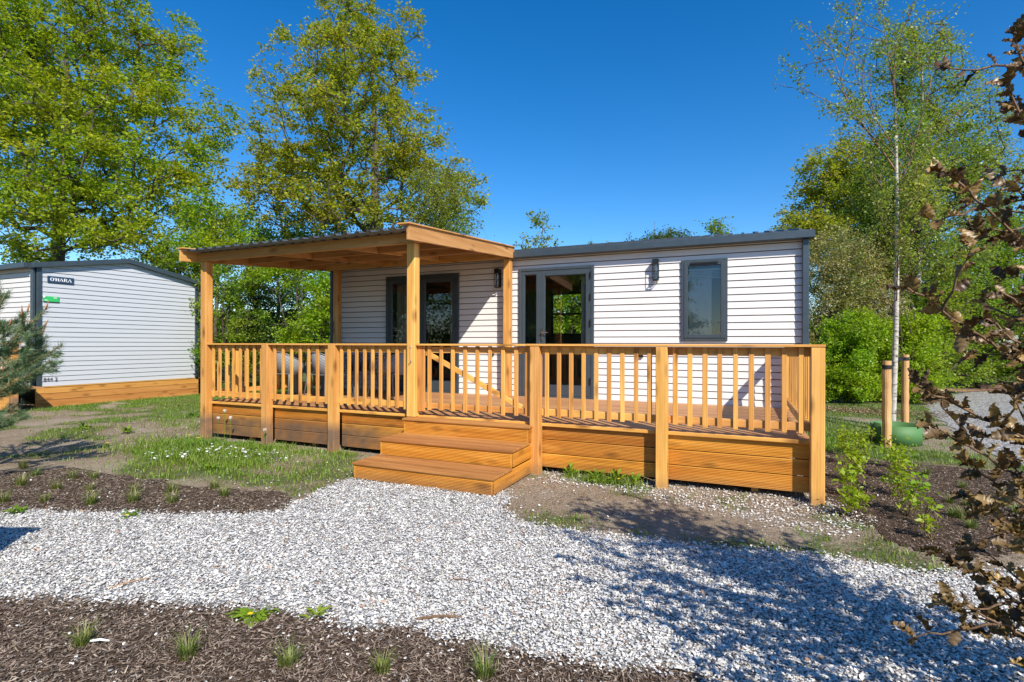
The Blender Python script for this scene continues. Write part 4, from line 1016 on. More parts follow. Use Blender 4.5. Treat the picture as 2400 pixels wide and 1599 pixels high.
# beyond the roof
tree('birch_tree', 'thin young birch sticking up behind the roof beside the pergola', 'tree', foot(1262, 22), 7.3, .05, [lobe(1265, 520, 22, 32, 36, .5), lobe(1255, 580, 22, 55, 30, .9), lobe(1220, 600, 22, 30, 20, .5)], 55, 34, .12, 'birch bark', 'birch leaves', clump_r=.26, tip_r=.006, wob=.1)
tree('pine_tree', 'flat-topped dark pine just showing above the middle of the roof', 'tree', foot(1550, 45), 11.6, .22, [lobe(1570, 556, 45, 48, 17, 2), lobe(1510, 575, 45, 45, 16, 2), lobe(1590, 590, 45, 50, 18, 2)], 110, 120, .17, 'pine bark', 'dark leaves', clump_r=.6, limb0=.6)
tree('broadleaf_tree', 'small leafy treetop above the roof between the pine and the right edge', 'tree', foot(1685, 40), 11.2, .12, [lobe(1685, 545, 40, 26, 40, 1.2), lobe(1680, 585, 40, 50, 30, 1.8)], 75, 70, .17, 'oak bark', 'mid leaves', 'treetops above the white home', clump_r=.5)
for x, y, lab in ((1383, 565, 'tiny leafy treetop left of the pine above the roof'), (1445, 560, 'tiny leafy twig top touching the left side of the pine'), (1812, 553, 'sparse twig top above the roof near the lamp side of the oak')):
    tree('treetop', lab, 'tree', foot(x, 34), 1.62 + (808 - y + 4) * 34 / FPX, .05, [lobe(x, y + 14, 34, 13, 14, .4), lobe(x, y + 50, 34, 22, 24, .7)], 20, 30, .13, 'dark twig', 'mid leaves', 'treetops above the white home', clump_r=.25, tip_r=.008)
ms = MB(); p = at(1533, 518, 60); ms.tube([(p[0], p[1], 0), (p[0], p[1], p[2])], [.12, .045], 8); ms.tube([(p[0], p[1], p[2] * .93), (p[0], p[1], p[2] * .93 + .1)], [.10, .10], 8)
tag(ms.build('radio_mast', 'steel', origin=(p[0], p[1], 0)), 'thin distant mast rising above the dark pine', 'mast')
# right-hand group
RG = 'trees to the right of the white home'
tree('oak_tree', 'round olive-green oak behind the right end of the roof', 'tree', foot(2000, 26), 11.6, .2, [lobe(1975, 430, 26, 110, 90, 2.6), lobe(1900, 540, 26, 75, 60, 2), lobe(2050, 520, 26, 110, 80, 2.5), lobe(1870, 590, 26, 50, 40, 1.3)], 380, 130, .15, 'oak bark', 'spring leaves', RG, clump_r=.6, limb0=.2)
tree('birch_tree', 'tallest birch, white-trunked, with a loose green crown behind the staked sapling', 'tree', foot(2140, 17.5), 12.6, .12, [lobe(2150, 150, 17.5, 100, 100, 1.8), lobe(2200, 290, 17.5, 150, 110, 2), lobe(2130, 430, 17.5, 150, 120, 2.2), lobe(2250, 430, 17.5, 140, 90, 2), lobe(2160, 580, 17.5, 150, 90, 2), lobe(2310, 360, 17.5, 60, 50, 1)], 700, 110, .085, 'birch bark', 'birch leaves', RG, clump_r=.42, limb0=.22, tip_r=.007, lean=(.02, 0), droop=.3, wob=.15)
tree('birch_tree', 'second birch with a thin white trunk left of the tallest one', 'tree', foot(2082, 18.5), 8.5, .085, [lobe(2080, 470, 18.5, 80, 90, 1.3), lobe(2060, 590, 18.5, 90, 70, 1.4)], 170, 110, .09, 'birch bark', 'birch leaves', RG, clump_r=.42, limb0=.3, tip_r=.007, droop=.3)
tree('willow_bush', 'pale silvery-olive willow bush beside the dark corner of the white home', 'shrub', foot(1965, 17.5), 5.6, .08, [lobe(1950, 620, 17.5, 90, 85, 1.4), lobe(2010, 700, 17.5, 95, 90, 1.4), lobe(1930, 760, 17.5, 70, 90, 1.2), lobe(2060, 620, 17.8, 60, 90, 1)], 420, 160, .075, 'dark twig', 'willow leaves', clump_r=.34, stems=5, limb0=.1, tip_r=.006, flat=1.2, aspect=.8)
HG = 'bright shrubs lining the right side'
tree('shrub', 'bright green bush low against the right corner of the deck', 'shrub', foot(1985, 15.2), 2.9, .05, [lobe(1975, 860, 15.2, 90, 75, 1.2), lobe(2000, 790, 15.2, 75, 60, 1), lobe(1990, 915, 15.0, 90, 30, .9)], 300, 140, .075, 'dark twig', 'bright leaves', HG, clump_r=.27, stems=4, limb0=.02, tip_r=.005)
tree('shrub', 'bright green bush directly behind the staked birch', 'shrub', foot(2110, 15.4), 3.1, .05, [lobe(2105, 850, 15.4, 90, 85, 1.2), lobe(2150, 780, 15.6, 80, 60, 1), lobe(2110, 915, 15.2, 95, 30, .9)], 300, 140, .075, 'dark twig', 'bright leaves', HG, clump_r=.27, stems=4, limb0=.02, tip_r=.005)
tree('shrub', 'dense mid green bush at the far right beyond the gravel road', 'shrub', foot(2290, 20), 4.6, .08, [lobe(2300, 850, 20, 120, 45, 1.6), lobe(2270, 700, 20, 120, 90, 1.8), lobe(2370, 760, 20, 110, 80, 1.8), lobe(2210, 790, 20, 70, 60, 1.3)], 300, 120, .10, 'dark twig', 'mid leaves', HG, clump_r=.42, stems=4, limb0=.05)
tree('broadleaf_tree', 'mid green tree at the far right behind the brown holly', 'tree', foot(2400, 24), 8.6, .16, [lobe(2380, 560, 24, 150, 100, 2.8), lobe(2250, 640, 24, 120, 70, 2.4)], 260, 110, .13, 'oak bark', 'mid leaves', RG, clump_r=.6)
tree('broadleaf_tree', 'dark green tree filling the gap behind the willow and birches', 'tree', foot(2120, 30), 8.0, .16, [lobe(2100, 640, 30, 200, 90, 3), lobe(2260, 720, 30, 160, 70, 3)], 260, 110, .17, 'oak bark', 'mid leaves', RG, clump_r=.75)
tree('shrub', 'low mid green bush beyond the road, right of the distant stake', 'shrub', foot(2230, 22), 2.8, .06, [lobe(2230, 840, 22, 85, 50, 1.6), lobe(2340, 840, 22, 90, 50, 1.6)], 190, 130, .11, 'dark twig', 'mid leaves', HG, clump_r=.38, stems=3, limb0=.02)
tree('shrub', 'bushy mid green shrub between the staked birch and the holly', 'shrub', foot(2190, 17), 3.4, .06, [lobe(2190, 740, 17, 75, 75, 1.2), lobe(2180, 840, 17, 70, 65, 1.1), lobe(2250, 850, 18, 60, 40, 1)], 260, 130, .08, 'dark twig', 'mid leaves', HG, clump_r=.3, stems=3, limb0=.02)
tree('shrub', 'olive shrub behind the bright bush at the deck corner', 'shrub', foot(2030, 17), 3.6, .06, [lobe(2030, 760, 17, 90, 90, 1.3), lobe(1930, 830, 17, 70, 70, 1.1)], 200, 130, .08, 'dark twig', 'willow leaves', HG, clump_r=.32, stems=3, limb0=.02)
# far trees round the clearing, one wood
fp = []; nT = 260
an = np.concatenate([rng.uniform(-1.25, 1.25, nT)]); rr = rng.uniform(48, 85, nT)
X = np.sin(an) * rr; Zf = np.cos(an) * rr; fx, fy = X * CC - Zf * SS, X * SS + Zf * CC
hh = rng.uniform(3.2, 5.2, nT) * rr / 62
m_ = 420; cx_ = np.repeat(np.arange(nT), m_); d = rng.normal(0, 1, (nT * m_, 3)); d /= np.linalg.norm(d, axis=1, keepdims=True); d *= rng.uniform(.5, 1, (nT * m_, 1)) ** .5
pos = np.stack([fx[cx_], fy[cx_], hh[cx_] * .55], -1) + d * np.stack([np.full(nT * m_, 3.4), np.full(nT * m_, 3.4), hh[cx_] * .52], -1)
V, F = leaves_at(pos, .55, .4)
tag(np_obj('far_woodland', V, F, 'mid leaves'), 'low band of far-off green woodland on the horizon', 'woodland', kind='stuff')
# trees behind the camera that the door glass mirrors
for x, y, h in ((-9, -7, 7), (-12, -5.5, 5), (-6.5, -9, 7), (-14, -9, 9.5), (-20, -8, 9), (-25, -5, 9), (-17, -15, 12), (-11, -15, 11), (-5.5, -13, 8.5), (-28, -12, 11)):
    tree('broadleaf_tree', 'leafy tree on the camera side of the path mirrored in the door glass', 'tree', (x, y, 0), h, .16, [(x, y, h * .62, 2.4, 2.4, h * .34), (x + 1.4, y, h * .36, 2.2, 2, h * .3), (x - 1.2, y, h * .16, 2.4, 1.6, h * .16)], 130, 200, .19, 'oak bark', 'mid leaves', 'trees on the camera side', clump_r=.85)

# young birch held between two stakes, in a green watering ring
bx, by = 2.62, 12.02
yb = thing('young_birch', (bx, by, 0), 'slim staked birch with thin white trunk and sparse small leaves', 'tree')
def tz(z): return np.array([bx + .10 * math.sin(z * .5) * .6 + .006 * z, by + .05 * math.sin(z * .4), z])
H = 8.3; mb = MB(); zs = np.linspace(-.05, 5.6, 20); mb.tube([tuple(tz(z)) for z in zs], [.050 * (1 - z / 9.0) + .006 for z in zs], 9); mb.build('trunk', 'birch bark', yb, smooth=True)
P0, P1, R0, R1, LP = [], [], [], [], []
def branch(p, d, L, r, lv, n=9, up=.05, rec=2):
    p = np.array(p, float); d = np.array(d, float); d /= np.linalg.norm(d)
    for k in range(n):
        q = p + d * L / n; P0.append(p); P1.append(q); R0.append(r * (1 - k / n) + .0025); R1.append(r * (1 - (k + 1) / n) + .0025)
        for _ in range(rng.poisson(lv * (k + 1) / n)): LP.append(q + rng.normal(0, .06, 3))
        if rec and k > 1 and rng.random() < .85:
            e = d + rng.normal(0, .5, 3); branch(q, e, L * rng.uniform(.25, .45), r * .45, lv * 1.1, 5, up, rec - 1)
        p = q; d = d + np.array([0, 0, up]) + rng.normal(0, .06, 3); d /= np.linalg.norm(d)
top_ = tz(5.6)
branch(top_, (-.02, 0, 1), 2.8, .014, 3.0, 16, .03)
branch(tz(4.9), (-.75 * CC, -.75 * SS, 1.2), 2.9, .018, 2.6, 14, .03); branch(tz(5.3), (-.42, 0, 1), 2.6, .012, 2.4, 12, .03); branch(tz(4.6), (.5, .1, 1), 2.4, .012, 4, 12)
for z in np.linspace(2.2, 5.4, 15):
    a = rng.uniform(0, 6.28); branch(tz(z), (math.cos(a) * .75, math.sin(a) * .75, .9), rng.uniform(.9, 1.9), .009, 2.6, 9, .06)
P0, P1, R0, R1 = map(np.array, (P0, P1, R0, R1)); V, F = sticks(P0, P1, R0, R1); np_obj('branches', V, F, 'holly stem', yb)
V, F = leaves_at(np.concatenate([np.array(LP), np.array(LP) + rng.normal(0, .06, (len(LP), 3))]), .056, .2, 1.1, .6); np_obj('crown', V, F, 'birch leaves', yb)
def stake(x, y, label, top=1.50):
    m = MB(); zs = np.linspace(-.1, top, 14); m.tube([(x + random.uniform(-.003, .003), y + random.uniform(-.003, .003), z) for z in zs], [.064 + random.uniform(-.004, .004) for z in zs], 14)
    tag(m.build('tree_stake', 'round stake wood', origin=(x, y, 0), smooth=False), label, 'stake', 'stakes holding the young birch')
stake(2.16, 10.25, 'nearer round timber stake left of the young birch trunk, foot outside the green ring', 1.37)
stake(2.92, 12.45, 'farther round timber stake just right of the young birch trunk', 1.44)
m = MB(); m.box(-.5, .5, 0, .004, 0, .06); 
def strap(p, q, z, label):
    p, q = Vector((*p, z)), Vector((*q, z)); m = MB(); m.beam(p, q, .006, .065); m.tube([p - Vector((0, 0, .032)), p + Vector((0, 0, .032))], .070, 14)
    tag(m.build('tree_tie', 'black rubber', origin=tuple(p)), label, 'tie', 'ties between the stakes and the birch')
strap((2.16, 10.25), (bx + .02, by - .05), 1.27, 'black rubber tie from the nearer stake to the birch trunk'); strap((2.92, 12.45), (bx, by + .02), 1.36, 'black rubber tie from the farther stake to the birch trunk')
rg = MB(); cxr, cyr, R = 2.38, 10.70, .36; n = 40
pin = [(cxr + R * math.cos(a), cyr + R * math.sin(a)) for a in np.linspace(.0, 2 * math.pi, n)]
a_ = math.radians(200); pin2 = [(cxr + (R + .03 * k / 6) * math.cos(a), cyr + (R + .03 * k / 6) * math.sin(a)) for k, a in enumerate(np.linspace(a_, a_ + .5, 7))]
o = np_obj('watering_ring', [(x, y, z) for x, y in pin for z in (-.02, .30)] + [(x, y, z) for x, y in pin2 for z in (-.02, .33)],
           [np.array([[2 * k, 2 * k + 2, 2 * k + 3, 2 * k + 1] for k in range(n - 1)] + [[2 * n + 2 * k, 2 * n + 2 * k + 2, 2 * n + 2 * k + 3, 2 * n + 2 * k + 1] for k in range(6)])], 'green plastic', origin=(cxr, cyr, 0))
sm = o.modifiers.new('thick', 'SOLIDIFY'); sm.thickness = .008
tag(o, 'low green plastic watering ring on the ground around the young birch', 'tree ring')
m = MB(); m.tube([(4.74, 18.57, -.05), (4.74, 18.57, 1.25)], .07, 12); tag(m.build('tree_stake', 'round stake wood', origin=(4.74, 18.57, 0)), 'distant round stake beside the gravel road', 'stake')

# ---------------------------------------------------------------- holly close on the right
def stem_bush(name, label, cat, base, leafmat_, barkm, mk):
    t = thing(name, base, label, cat); mk(t); return t
HL = []; prof = [(0, .04), (.08, .20), (.17, .44), (.26, .30), (.37, .54), (.46, .36), (.57, .52), (.67, .28), (.78, .36), (.88, .12), (1.0, 0)]
for xx, yy in prof: HL += [(xx, -yy, .28 * yy + .10 * math.sin(xx * 22)), (xx, 0, -.10 * xx * xx), (xx, yy, .28 * yy - .10 * math.sin(xx * 22 + 1))]
HF = []
for k in range(len(prof) - 1): HF += [(3 * k, 3 * k + 3, 3 * k + 4, 3 * k + 1), (3 * k + 1, 3 * k + 4, 3 * k + 5, 3 * k + 2)]
def camp(X, Z, z): return np.array([X * CC - Z * SS, X * SS + Z * CC, z])
hb = camp(2.45, 1.75, 0); holly = thing('holly_bush', tuple(hb), 'tall holly with bronze-brown spiny leaves filling the right edge', 'bush')
P0, P1, R0, R1, lp, ld = [], [], [], [], [], []
def hbranch(p, q, r, sag=.0, leafy=1.0, sub=True):
    p, q = np.array(p, float), np.array(q, float); L = np.linalg.norm(q - p); n = max(5, int(L / .034)); prev = p
    for k in range(1, n + 1):
        f = k / n; c = p * (1 - f) + q * f + np.array([0, 0, -sag * math.sin(math.pi * f)]) + rng.normal(0, .004, 3)
        P0.append(prev); P1.append(c); R0.append(r * (1 - .75 * (k - 1) / n) + .001); R1.append(r * (1 - .75 * f) + .001)
        d = (c - prev) / max(1e-6, np.linalg.norm(c - prev))
        if f > .2 and rng.random() < .78 * leafy:
            for _ in range(1 if f < .9 else 3):
                s = rng.normal(0, 1, 3); s -= s.dot(d) * d; s /= np.linalg.norm(s); lp.append(c); ld.append(d * .55 + s * .8 + np.array([0, 0, .12]))
        if sub and .3 < f < .92 and rng.random() < .28:
            s = rng.normal(0, 1, 3); s -= s.dot(d) * d; s /= np.linalg.norm(s); e = c + (d * .6 + s * .8) * rng.uniform(.10, .24)
            hbranch(c, e, r * .45, .0, 1.1, False)
        prev = c
for k in range(40):
    z1 = rng.uniform(.6, 3.3) if k > 5 else rng.uniform(2.6, 3.5); z0 = max(.1, z1 - rng.uniform(.3, .8)); a = rng.uniform(0, 6.28); r = rng.uniform(.45, .95) * (1 if z1 < 2.2 else .62)
    ax = hb + np.array([0, 0, z0]); e = np.array([hb[0] + math.cos(a) * r, hb[1] + math.sin(a) * r, z1]); Xc = e[0] * CC + e[1] * SS; Zc = -e[0] * SS + e[1] * CC
    if Zc < 1.15 and Xc < 2.4: continue
    if Xc < .80 * Zc: continue
    hbranch(ax, e, .011, .02)
for k in range(150):
    X_, Z_ = rng.uniform(2.0, 3.3), rng.uniform(.9, 2.5); z_ = rng.uniform(.7, 3.3)
    if X_ < 1.02 * Z_ + .12: continue
    hbranch(camp(2.5 + rng.normal(0, .1), 1.75, max(.2, z_ - .6)), camp(X_, Z_, z_), .009, .02)
# the sprays that lean into the view
for X, Z, z, X0, Z0, z0 in ((1.32, 1.62, 2.17, 2.3, 1.7, 1.45), (1.22, 1.62, 1.80, 2.3, 1.75, 1.25), (1.24, 1.62, 1.50, 2.3, 1.7, 1.1), (1.27, 1.60, 1.38, 2.2, 1.65, .95), (1.42, 1.65, 1.26, 2.2, 1.7, .8), (1.34, 1.62, .98, 2.2, 1.6, .62),
                            (1.28, 1.55, .88, 2.1, 1.6, .55), (1.45, 1.6, .83, 2.2, 1.6, .5), (1.52, 1.55, 1.08, 2.2, 1.6, .7), (1.6, 1.65, 1.6, 2.3, 1.7, 1.2), (1.55, 1.62, 1.95, 2.3, 1.7, 1.4), (1.58, 1.68, 2.45, 2.1, 1.7, 1.5), (1.6, 1.68, 2.62, 2.0, 1.7, 1.6),
                            (1.5, 1.6, 1.38, 2.2, 1.6, 1.0), (1.42, 1.58, 1.70, 2.2, 1.6, 1.3), (1.5, 1.5, .70, 2.1, 1.5, .45), (1.44, 1.65, 1.14, 2.1, 1.6, .8), (1.5, 1.6, 1.78, 2.2, 1.7, 1.3), (1.56, 1.62, 2.1, 2.2, 1.7, 1.5), (1.38, 1.55, .95, 2.0, 1.5, .6), (1.50, 1.5, .92, 2.0, 1.45, .62)):
    hbranch(camp(X0, Z0, z0), camp(X, Z, z), .007, .02 * Z, 1.25)
for dx, dy in ((0, 0), (.06, .03), (-.05, .05)):
    pts = [hb + np.array([dx * (1 + z), dy * (1 + z), z]) for z in np.linspace(0, 2.9, 9)]
    for p, q, k in zip(pts, pts[1:], range(8)): P0.append(p); P1.append(q); R0.append(.028 * (1 - k / 9)); R1.append(.028 * (1 - (k + 1) / 9))
P0, P1, R0, R1 = map(np.array, (P0, P1, R0, R1)); V, F = sticks(P0, P1, R0, R1, 6); np_obj('branches', V, F, 'holly stem', holly, smooth=True)
lp, ld = np.array(lp), np.array(ld); ld /= np.linalg.norm(ld, axis=1, keepdims=True); n = len(lp)
nr = rng.normal(0, .6, (n, 3)); nr[:, 2] += .8; nr -= (nr * ld).sum(1, keepdims=True) * ld; nr /= np.linalg.norm(nr, axis=1, keepdims=True); s = rng.uniform(.036, .068, n)
V, F = inst(HL, HF, lp, ld, np.cross(nr, ld), nr, s, s * .62, s, jit=.025)
np_obj('leaves', V, F, 'holly leaves', holly, smooth=True)
# low green leaves at the right bottom corner
# ---------------------------------------------------------------- young pine on the left
rng = np.random.default_rng(23)
pb = camp(-6.65, 6.3, 0); pine = thing('young_pine', tuple(pb), 'young blue-green pine at the left edge with upright brown buds', 'pine tree')
P0, P1, R0, R1, npos, ndir, buds = [], [], [], [], [], [], []
def pbranch(p, q, r, sag=0, sub=2, bare=.30):
    p, q = np.array(p, float), np.array(q, float); L = np.linalg.norm(q - p); n = max(5, int(L / .05)); prev = p
    for k in range(1, n + 1):
        f = k / n; c = p * (1 - f) + q * f + np.array([0, 0, -sag * math.sin(math.pi * f) + .0]); d = (c - prev) / np.linalg.norm(c - prev)
        P0.append(prev); P1.append(c); R0.append(r * (1 - .7 * (k - 1) / n)); R1.append(r * (1 - .7 * f))
        if f > bare:
            for _ in range(30):
                s = rng.normal(0, 1, 3); s -= s.dot(d) * d; s /= np.linalg.norm(s); npos.append(prev * .5 + c * .5 + rng.normal(0, .012, 3)); ndir.append(d * rng.uniform(.5, 1.1) + s * rng.uniform(.5, .9))
        if sub and .25 < f < .9 and rng.random() < .34:
            s = rng.normal(0, 1, 3); s[2] = abs(s[2]) * .4; s -= s.dot(d) * d; s /= np.linalg.norm(s); e = c + (d * .8 + s * .6) * L * rng.uniform(.22, .42) * (1.15 - f * .5); pbranch(c, e, r * .5, 0, sub - 1, .1)
        prev = c
    buds.append((q, d))
for X, Z, z, z0 in ((-5.50, 6.2, 2.02, 1.15), (-5.85, 6.1, 2.22, 1.3), (-5.22, 6.1, 1.60, 1.0), (-5.26, 6.0, 1.42, .85), (-5.5, 6.1, 1.30, .8), (-5.8, 5.9, 1.9, 1.1), (-5.6, 5.8, 0.75, .45), (-5.75, 6.5, 1.6, 1.0)):
    pbranch(camp(-6.6, 6.3, z0), camp(X, Z, z), .014, .04)
for k in range(30):
    z0 = .2 + 1.9 * (k / 30); a = rng.uniform(0, 6.28); r = (1.15 - .33 * z0) * rng.uniform(.7, 1.05); e = pb + np.array([math.cos(a) * r, math.sin(a) * r, z0 + r * rng.uniform(.35, .8)])
    if e[0] * CC + e[1] * SS > -5.95: continue
    pbranch(pb + np.array([0, 0, z0]), e, .012, .03, 1)
pbranch(pb + np.array([0, 0, 1.7]), pb + np.array([0, 0, 2.75]), .014, 0, 1, .2)
P0, P1, R0, R1 = map(np.array, (P0, P1, R0, R1)); V, F = sticks(P0, P1, R0, R1, 6); np_obj('branches', V, F, 'pine bark', pine)
MB().tube([tuple(pb + np.array([0, 0, z])) for z in np.linspace(-.05, 2.2, 9)], [.045 * (1 - k / 11) for k in range(9)], 10).build('trunk', 'pine bark', pine, smooth=True)
npos, ndir = np.array(npos), np.array(ndir); ndir[:, 2] += .12; ndir /= np.linalg.norm(ndir, axis=1, keepdims=True); n = len(npos)
L = rng.uniform(.055, .09, n)[:, None]; sd = np.cross(ndir, rng.normal(0, 1, (n, 3))); sd /= np.linalg.norm(sd, axis=1, keepdims=True); w_ = .0024
V = np.stack([npos - sd * w_, npos + sd * w_, npos + ndir * L + np.array([0, 0, -.004])], 1).reshape(-1, 3)
np_obj('needles', V, np.arange(3 * n).reshape(-1, 3), 'pine needles', pine)
for q, d in buds[:1] + [b for b in buds if b[0][0] * CC + b[0][1] * SS > -5.95][1:14]:
    MB().tube([tuple(q), tuple(q + (d * .4 + np.array([0, 0, .6])) * .05), tuple(q + (d * .4 + np.array([0, 0, .6])) * .11)], [.007, .009, .003], 7).build('bud', 'bud brown', pine, smooth=True)

# ---------------------------------------------------------------- small plants
rng = np.random.default_rng(31)
def tuft(loc, label, sc=1.0):
    if not hasattr(tuft, 'src'):
        n = 130; x = rng.normal(0, .022, n); y = rng.normal(0, .022, n); h = rng.uniform(.03, .15, n); a = np.arctan2(y, x) + rng.normal(0, .6, n); ln = rng.uniform(.2, 1.3, n) * h
        d = np.stack([np.cos(a), np.sin(a), np.zeros(n)], -1); sd = np.stack([-np.sin(a), np.cos(a), np.zeros(n)], -1) * .0022; p = np.stack([x, y, np.zeros(n)], -1); up = np.array([0, 0, 1.0])
        m1 = p + d * (ln * .3)[:, None] + up * (h * .6)[:, None]; V = np.stack([p - sd, p + sd, m1 + sd, m1 - sd, p + d * ln[:, None] + up * h[:, None]], 1).reshape(-1, 3); i = np.arange(n)[:, None] * 5
        tuft.src = np_obj('grass_tuft', V, [i + np.array([[0, 1, 2, 3]]), i + np.array([[3, 2, 4]])], 'tuft blades'); o = tuft.src
    else:
        o = tuft.src.copy(); C.objects.link(o)
    o.location = (loc[0], loc[1], float(gh(loc[0], loc[1])) + .008); o.rotation_euler = (0, 0, random.uniform(0, 6.28)); o.scale = (sc * random.uniform(.8, 1.2),) * 3
    tag(o, label, 'grass tuft', 'grass tufts planted in the bark mulch')
ORD = 'first second third fourth fifth sixth seventh eighth ninth tenth eleventh twelfth thirteenth fourteenth fifteenth sixteenth'.split()
TA = [(-6.88, 2.83), (-7.89, 3.55), (-8.58, 3.73), (-7.52, 3.25), (-6.52, 3.01), (-6.99, 3.34), (-7.35, 3.67), (-6.59, 3.45), (-6.03, 3.17), (-7.16, 3.79), (-6.14, 3.65), (-5.75, 3.41), (-5.75, 3.82), (-5.36, 3.55), (-5.45, 4.1), (-5.07, 3.92)]
for p in TA: tuft(p, f'small grass tuft in the left bark bed, {ORD[sum(q[0] * CC + q[1] * SS < p[0] * CC + p[1] * SS for q in TA)]} of sixteen counted from the left', .9)
TC = [(2.33, 7.61), (2.1, 6.75), (1.84, 6.25), (1.9, 6.23), (2.16, 6.48), (1.88, 5.93), (2.45, 6.65), (1.93, 7.37), (2.14, 8.19), (1.98, 6.8), (2.44, 6.9), (2.6, 7.3), (2.9, 7.6), (2.7, 6.3), (2.3, 5.9)]
for p in TC: tuft(p, f'small grass tuft in the bark bed right of the deck, {ORD[sum(-q[0] * SS + q[1] * CC < -p[0] * SS + p[1] * CC for q in TC)]} nearest of fifteen', .8)
for p, lab in (((-3.23, 1.66), 'leftmost grass tuft in the front bark bed, near the white bone-like chip'), ((-2.62, 1.82), 'grass tuft in the front bark bed, second from the left'), ((-2.09, 1.98), 'grass tuft in the front bark bed below the dandelion'), ((-1.63, 2.13), 'grass tuft at the bottom edge under the thin stick'), ((-1.15, 2.30), 'grass tuft at the bottom edge, rightmost in the front bed')): tuft(p, lab, .9)
def rosette(loc, label, sc=1.0, flower=False, n=26, rise=.35):
    t = thing('dandelion_plant' if flower else 'weed_plant', (loc[0], loc[1], float(gh(*loc)) + .006), label, 'dandelion' if flower else 'weed')
    T = [(0, 0, 0), (.3, .07, .1), (.3, -.07, .1), (.5, .16, .13), (.5, -.16, .13), (.62, .08, .12), (.62, -.08, .12), (.8, .15, .06), (.8, -.15, .06), (1, 0, -.05)]
    Fq = [(0, 2, 1), (1, 2, 4), (1, 4, 3), (3, 4, 6), (3, 6, 5), (5, 6, 8), (5, 8, 7), (7, 8, 9)]
    a = rng.uniform(0, 6.28, n); el = rng.uniform(.05, rise * 2.4, n); d = np.stack([np.cos(a) * np.cos(el), np.sin(a) * np.cos(el), np.sin(el)], -1); sd = np.stack([-np.sin(a), np.cos(a), np.zeros(n)], -1); nn = np.cross(d, sd)
    L = rng.uniform(.05, .13, n) * sc; pos = np.tile(np.array(t.location), (n, 1)) + rng.normal(0, .012, (n, 3)) * (1, 1, .2)
    V, F = inst(T, Fq, pos, d, sd, nn, L, L * .62, L, .03); np_obj('leaves', V, F, 'weed leaves', t)
    if flower: blossom(t, (loc[0] + .03 * sc, loc[1] - .04 * sc), .05 * sc)
    return t
def blossom(t, p, h, r=.018, m='flower yellow'):
    z = float(gh(*p)) + h; k = 18; a = np.arange(k * 2) / k * np.pi; rr = np.where(np.arange(2 * k) % 2, r, r * .6)
    V = [(p[0], p[1], z + .006)] + [(p[0] + math.cos(x) * q, p[1] + math.sin(x) * q, z) for x, q in zip(a, rr)]
    np_obj('flower', V, [(0, i, i % (2 * k) + 1) for i in range(1, 2 * k + 1)], m, t)
    MB().tube([(p[0], p[1], z - h), (p[0], p[1], z)], .002, 5).build('stem', 'weed leaves', t)
rosette((-2.65, 2.24), 'largest dandelion with one yellow flower where front bark bed meets shells', 1.15, True, 60, .12)
rosette((-2.32, 2.40), 'small weed at the bed edge right of the largest dandelion', .9, n=20)
rosette((-5.25, 3.08), 'dandelion with yellow flower at the top edge of the shell path', 1.0, True, 24)
rosette((-6.28, 2.70), 'flat weed on the top edge of the shell path near the left border', 1.2, n=30)
for p, lab, s_ in (((-10.31, 6.01), 'weed rosette in the sandy lawn between pine and deck', 1.8), ((-11.56, 5.95), 'weed rosette in the sandy lawn nearest the young pine', 1.8), ((-9.6, 7.4), 'weed rosette beside the front left pergola post', 2.0), ((-11.2, 7.9), 'weed rosette in the sandy lawn midway to the neighbouring skirt', 1.8), ((-6.2, 4.6), 'weed rosette on bare soil behind the left bark bed', 1.3)): rosette(p, lab, s_, n=30)
for p, lab, s_ in (((-1.93, 6.22), 'broad-leaved weed under the deck skirt, leftmost of the row', 1.5), ((-1.58, 6.14), 'broad-leaved weed under the deck skirt, second of the row', 1.8), ((-1.36, 6.18), 'dandelion under the deck skirt with a small yellow flower', 1.6), ((-1.14, 6.2), 'broad-leaved weed under the deck skirt beside the middle post', 1.3)): rosette(p, lab, s_, 'flower' in lab, n=26, rise=.55)
x = rng.normal(-1.5, .26, 500); y = rng.normal(6.15, .06, 500); V, F = blades(x, y, .05, .15, .007); tag(np_obj('grass', V, F, 'grass blades'), 'strip of longer grass under the right-hand deck skirt', 'grass', kind='stuff')
x = np.concatenate([rng.normal(-7.1, .9, 22000), rng.normal(1.25, .14, 2000), rng.normal(-10.2, 1.0, 3000), rng.normal(-15.7, .12, 1500)]); y = np.concatenate([rng.normal(5.45, .42, 22000), rng.normal(10.2, .6, 2000), rng.normal(7.6, .7, 3000), rng.normal(8.8, 1.6, 1500)])
k = ~inside(x, y, DECK) & ~inside(x, y, BEDA) & ~inside(x, y, BEDC); k &= rng.random(len(x)) < np.clip((fbm(x * 3, y * 3, 77) - .30) * 4, .05, 1); V, F = blades(x[k], y[k], .03, .10, .009); tag(np_obj('grass', V, F, 'grass blades'), 'longer lush grass growing in front of the left deck skirt', 'grass', kind='stuff')
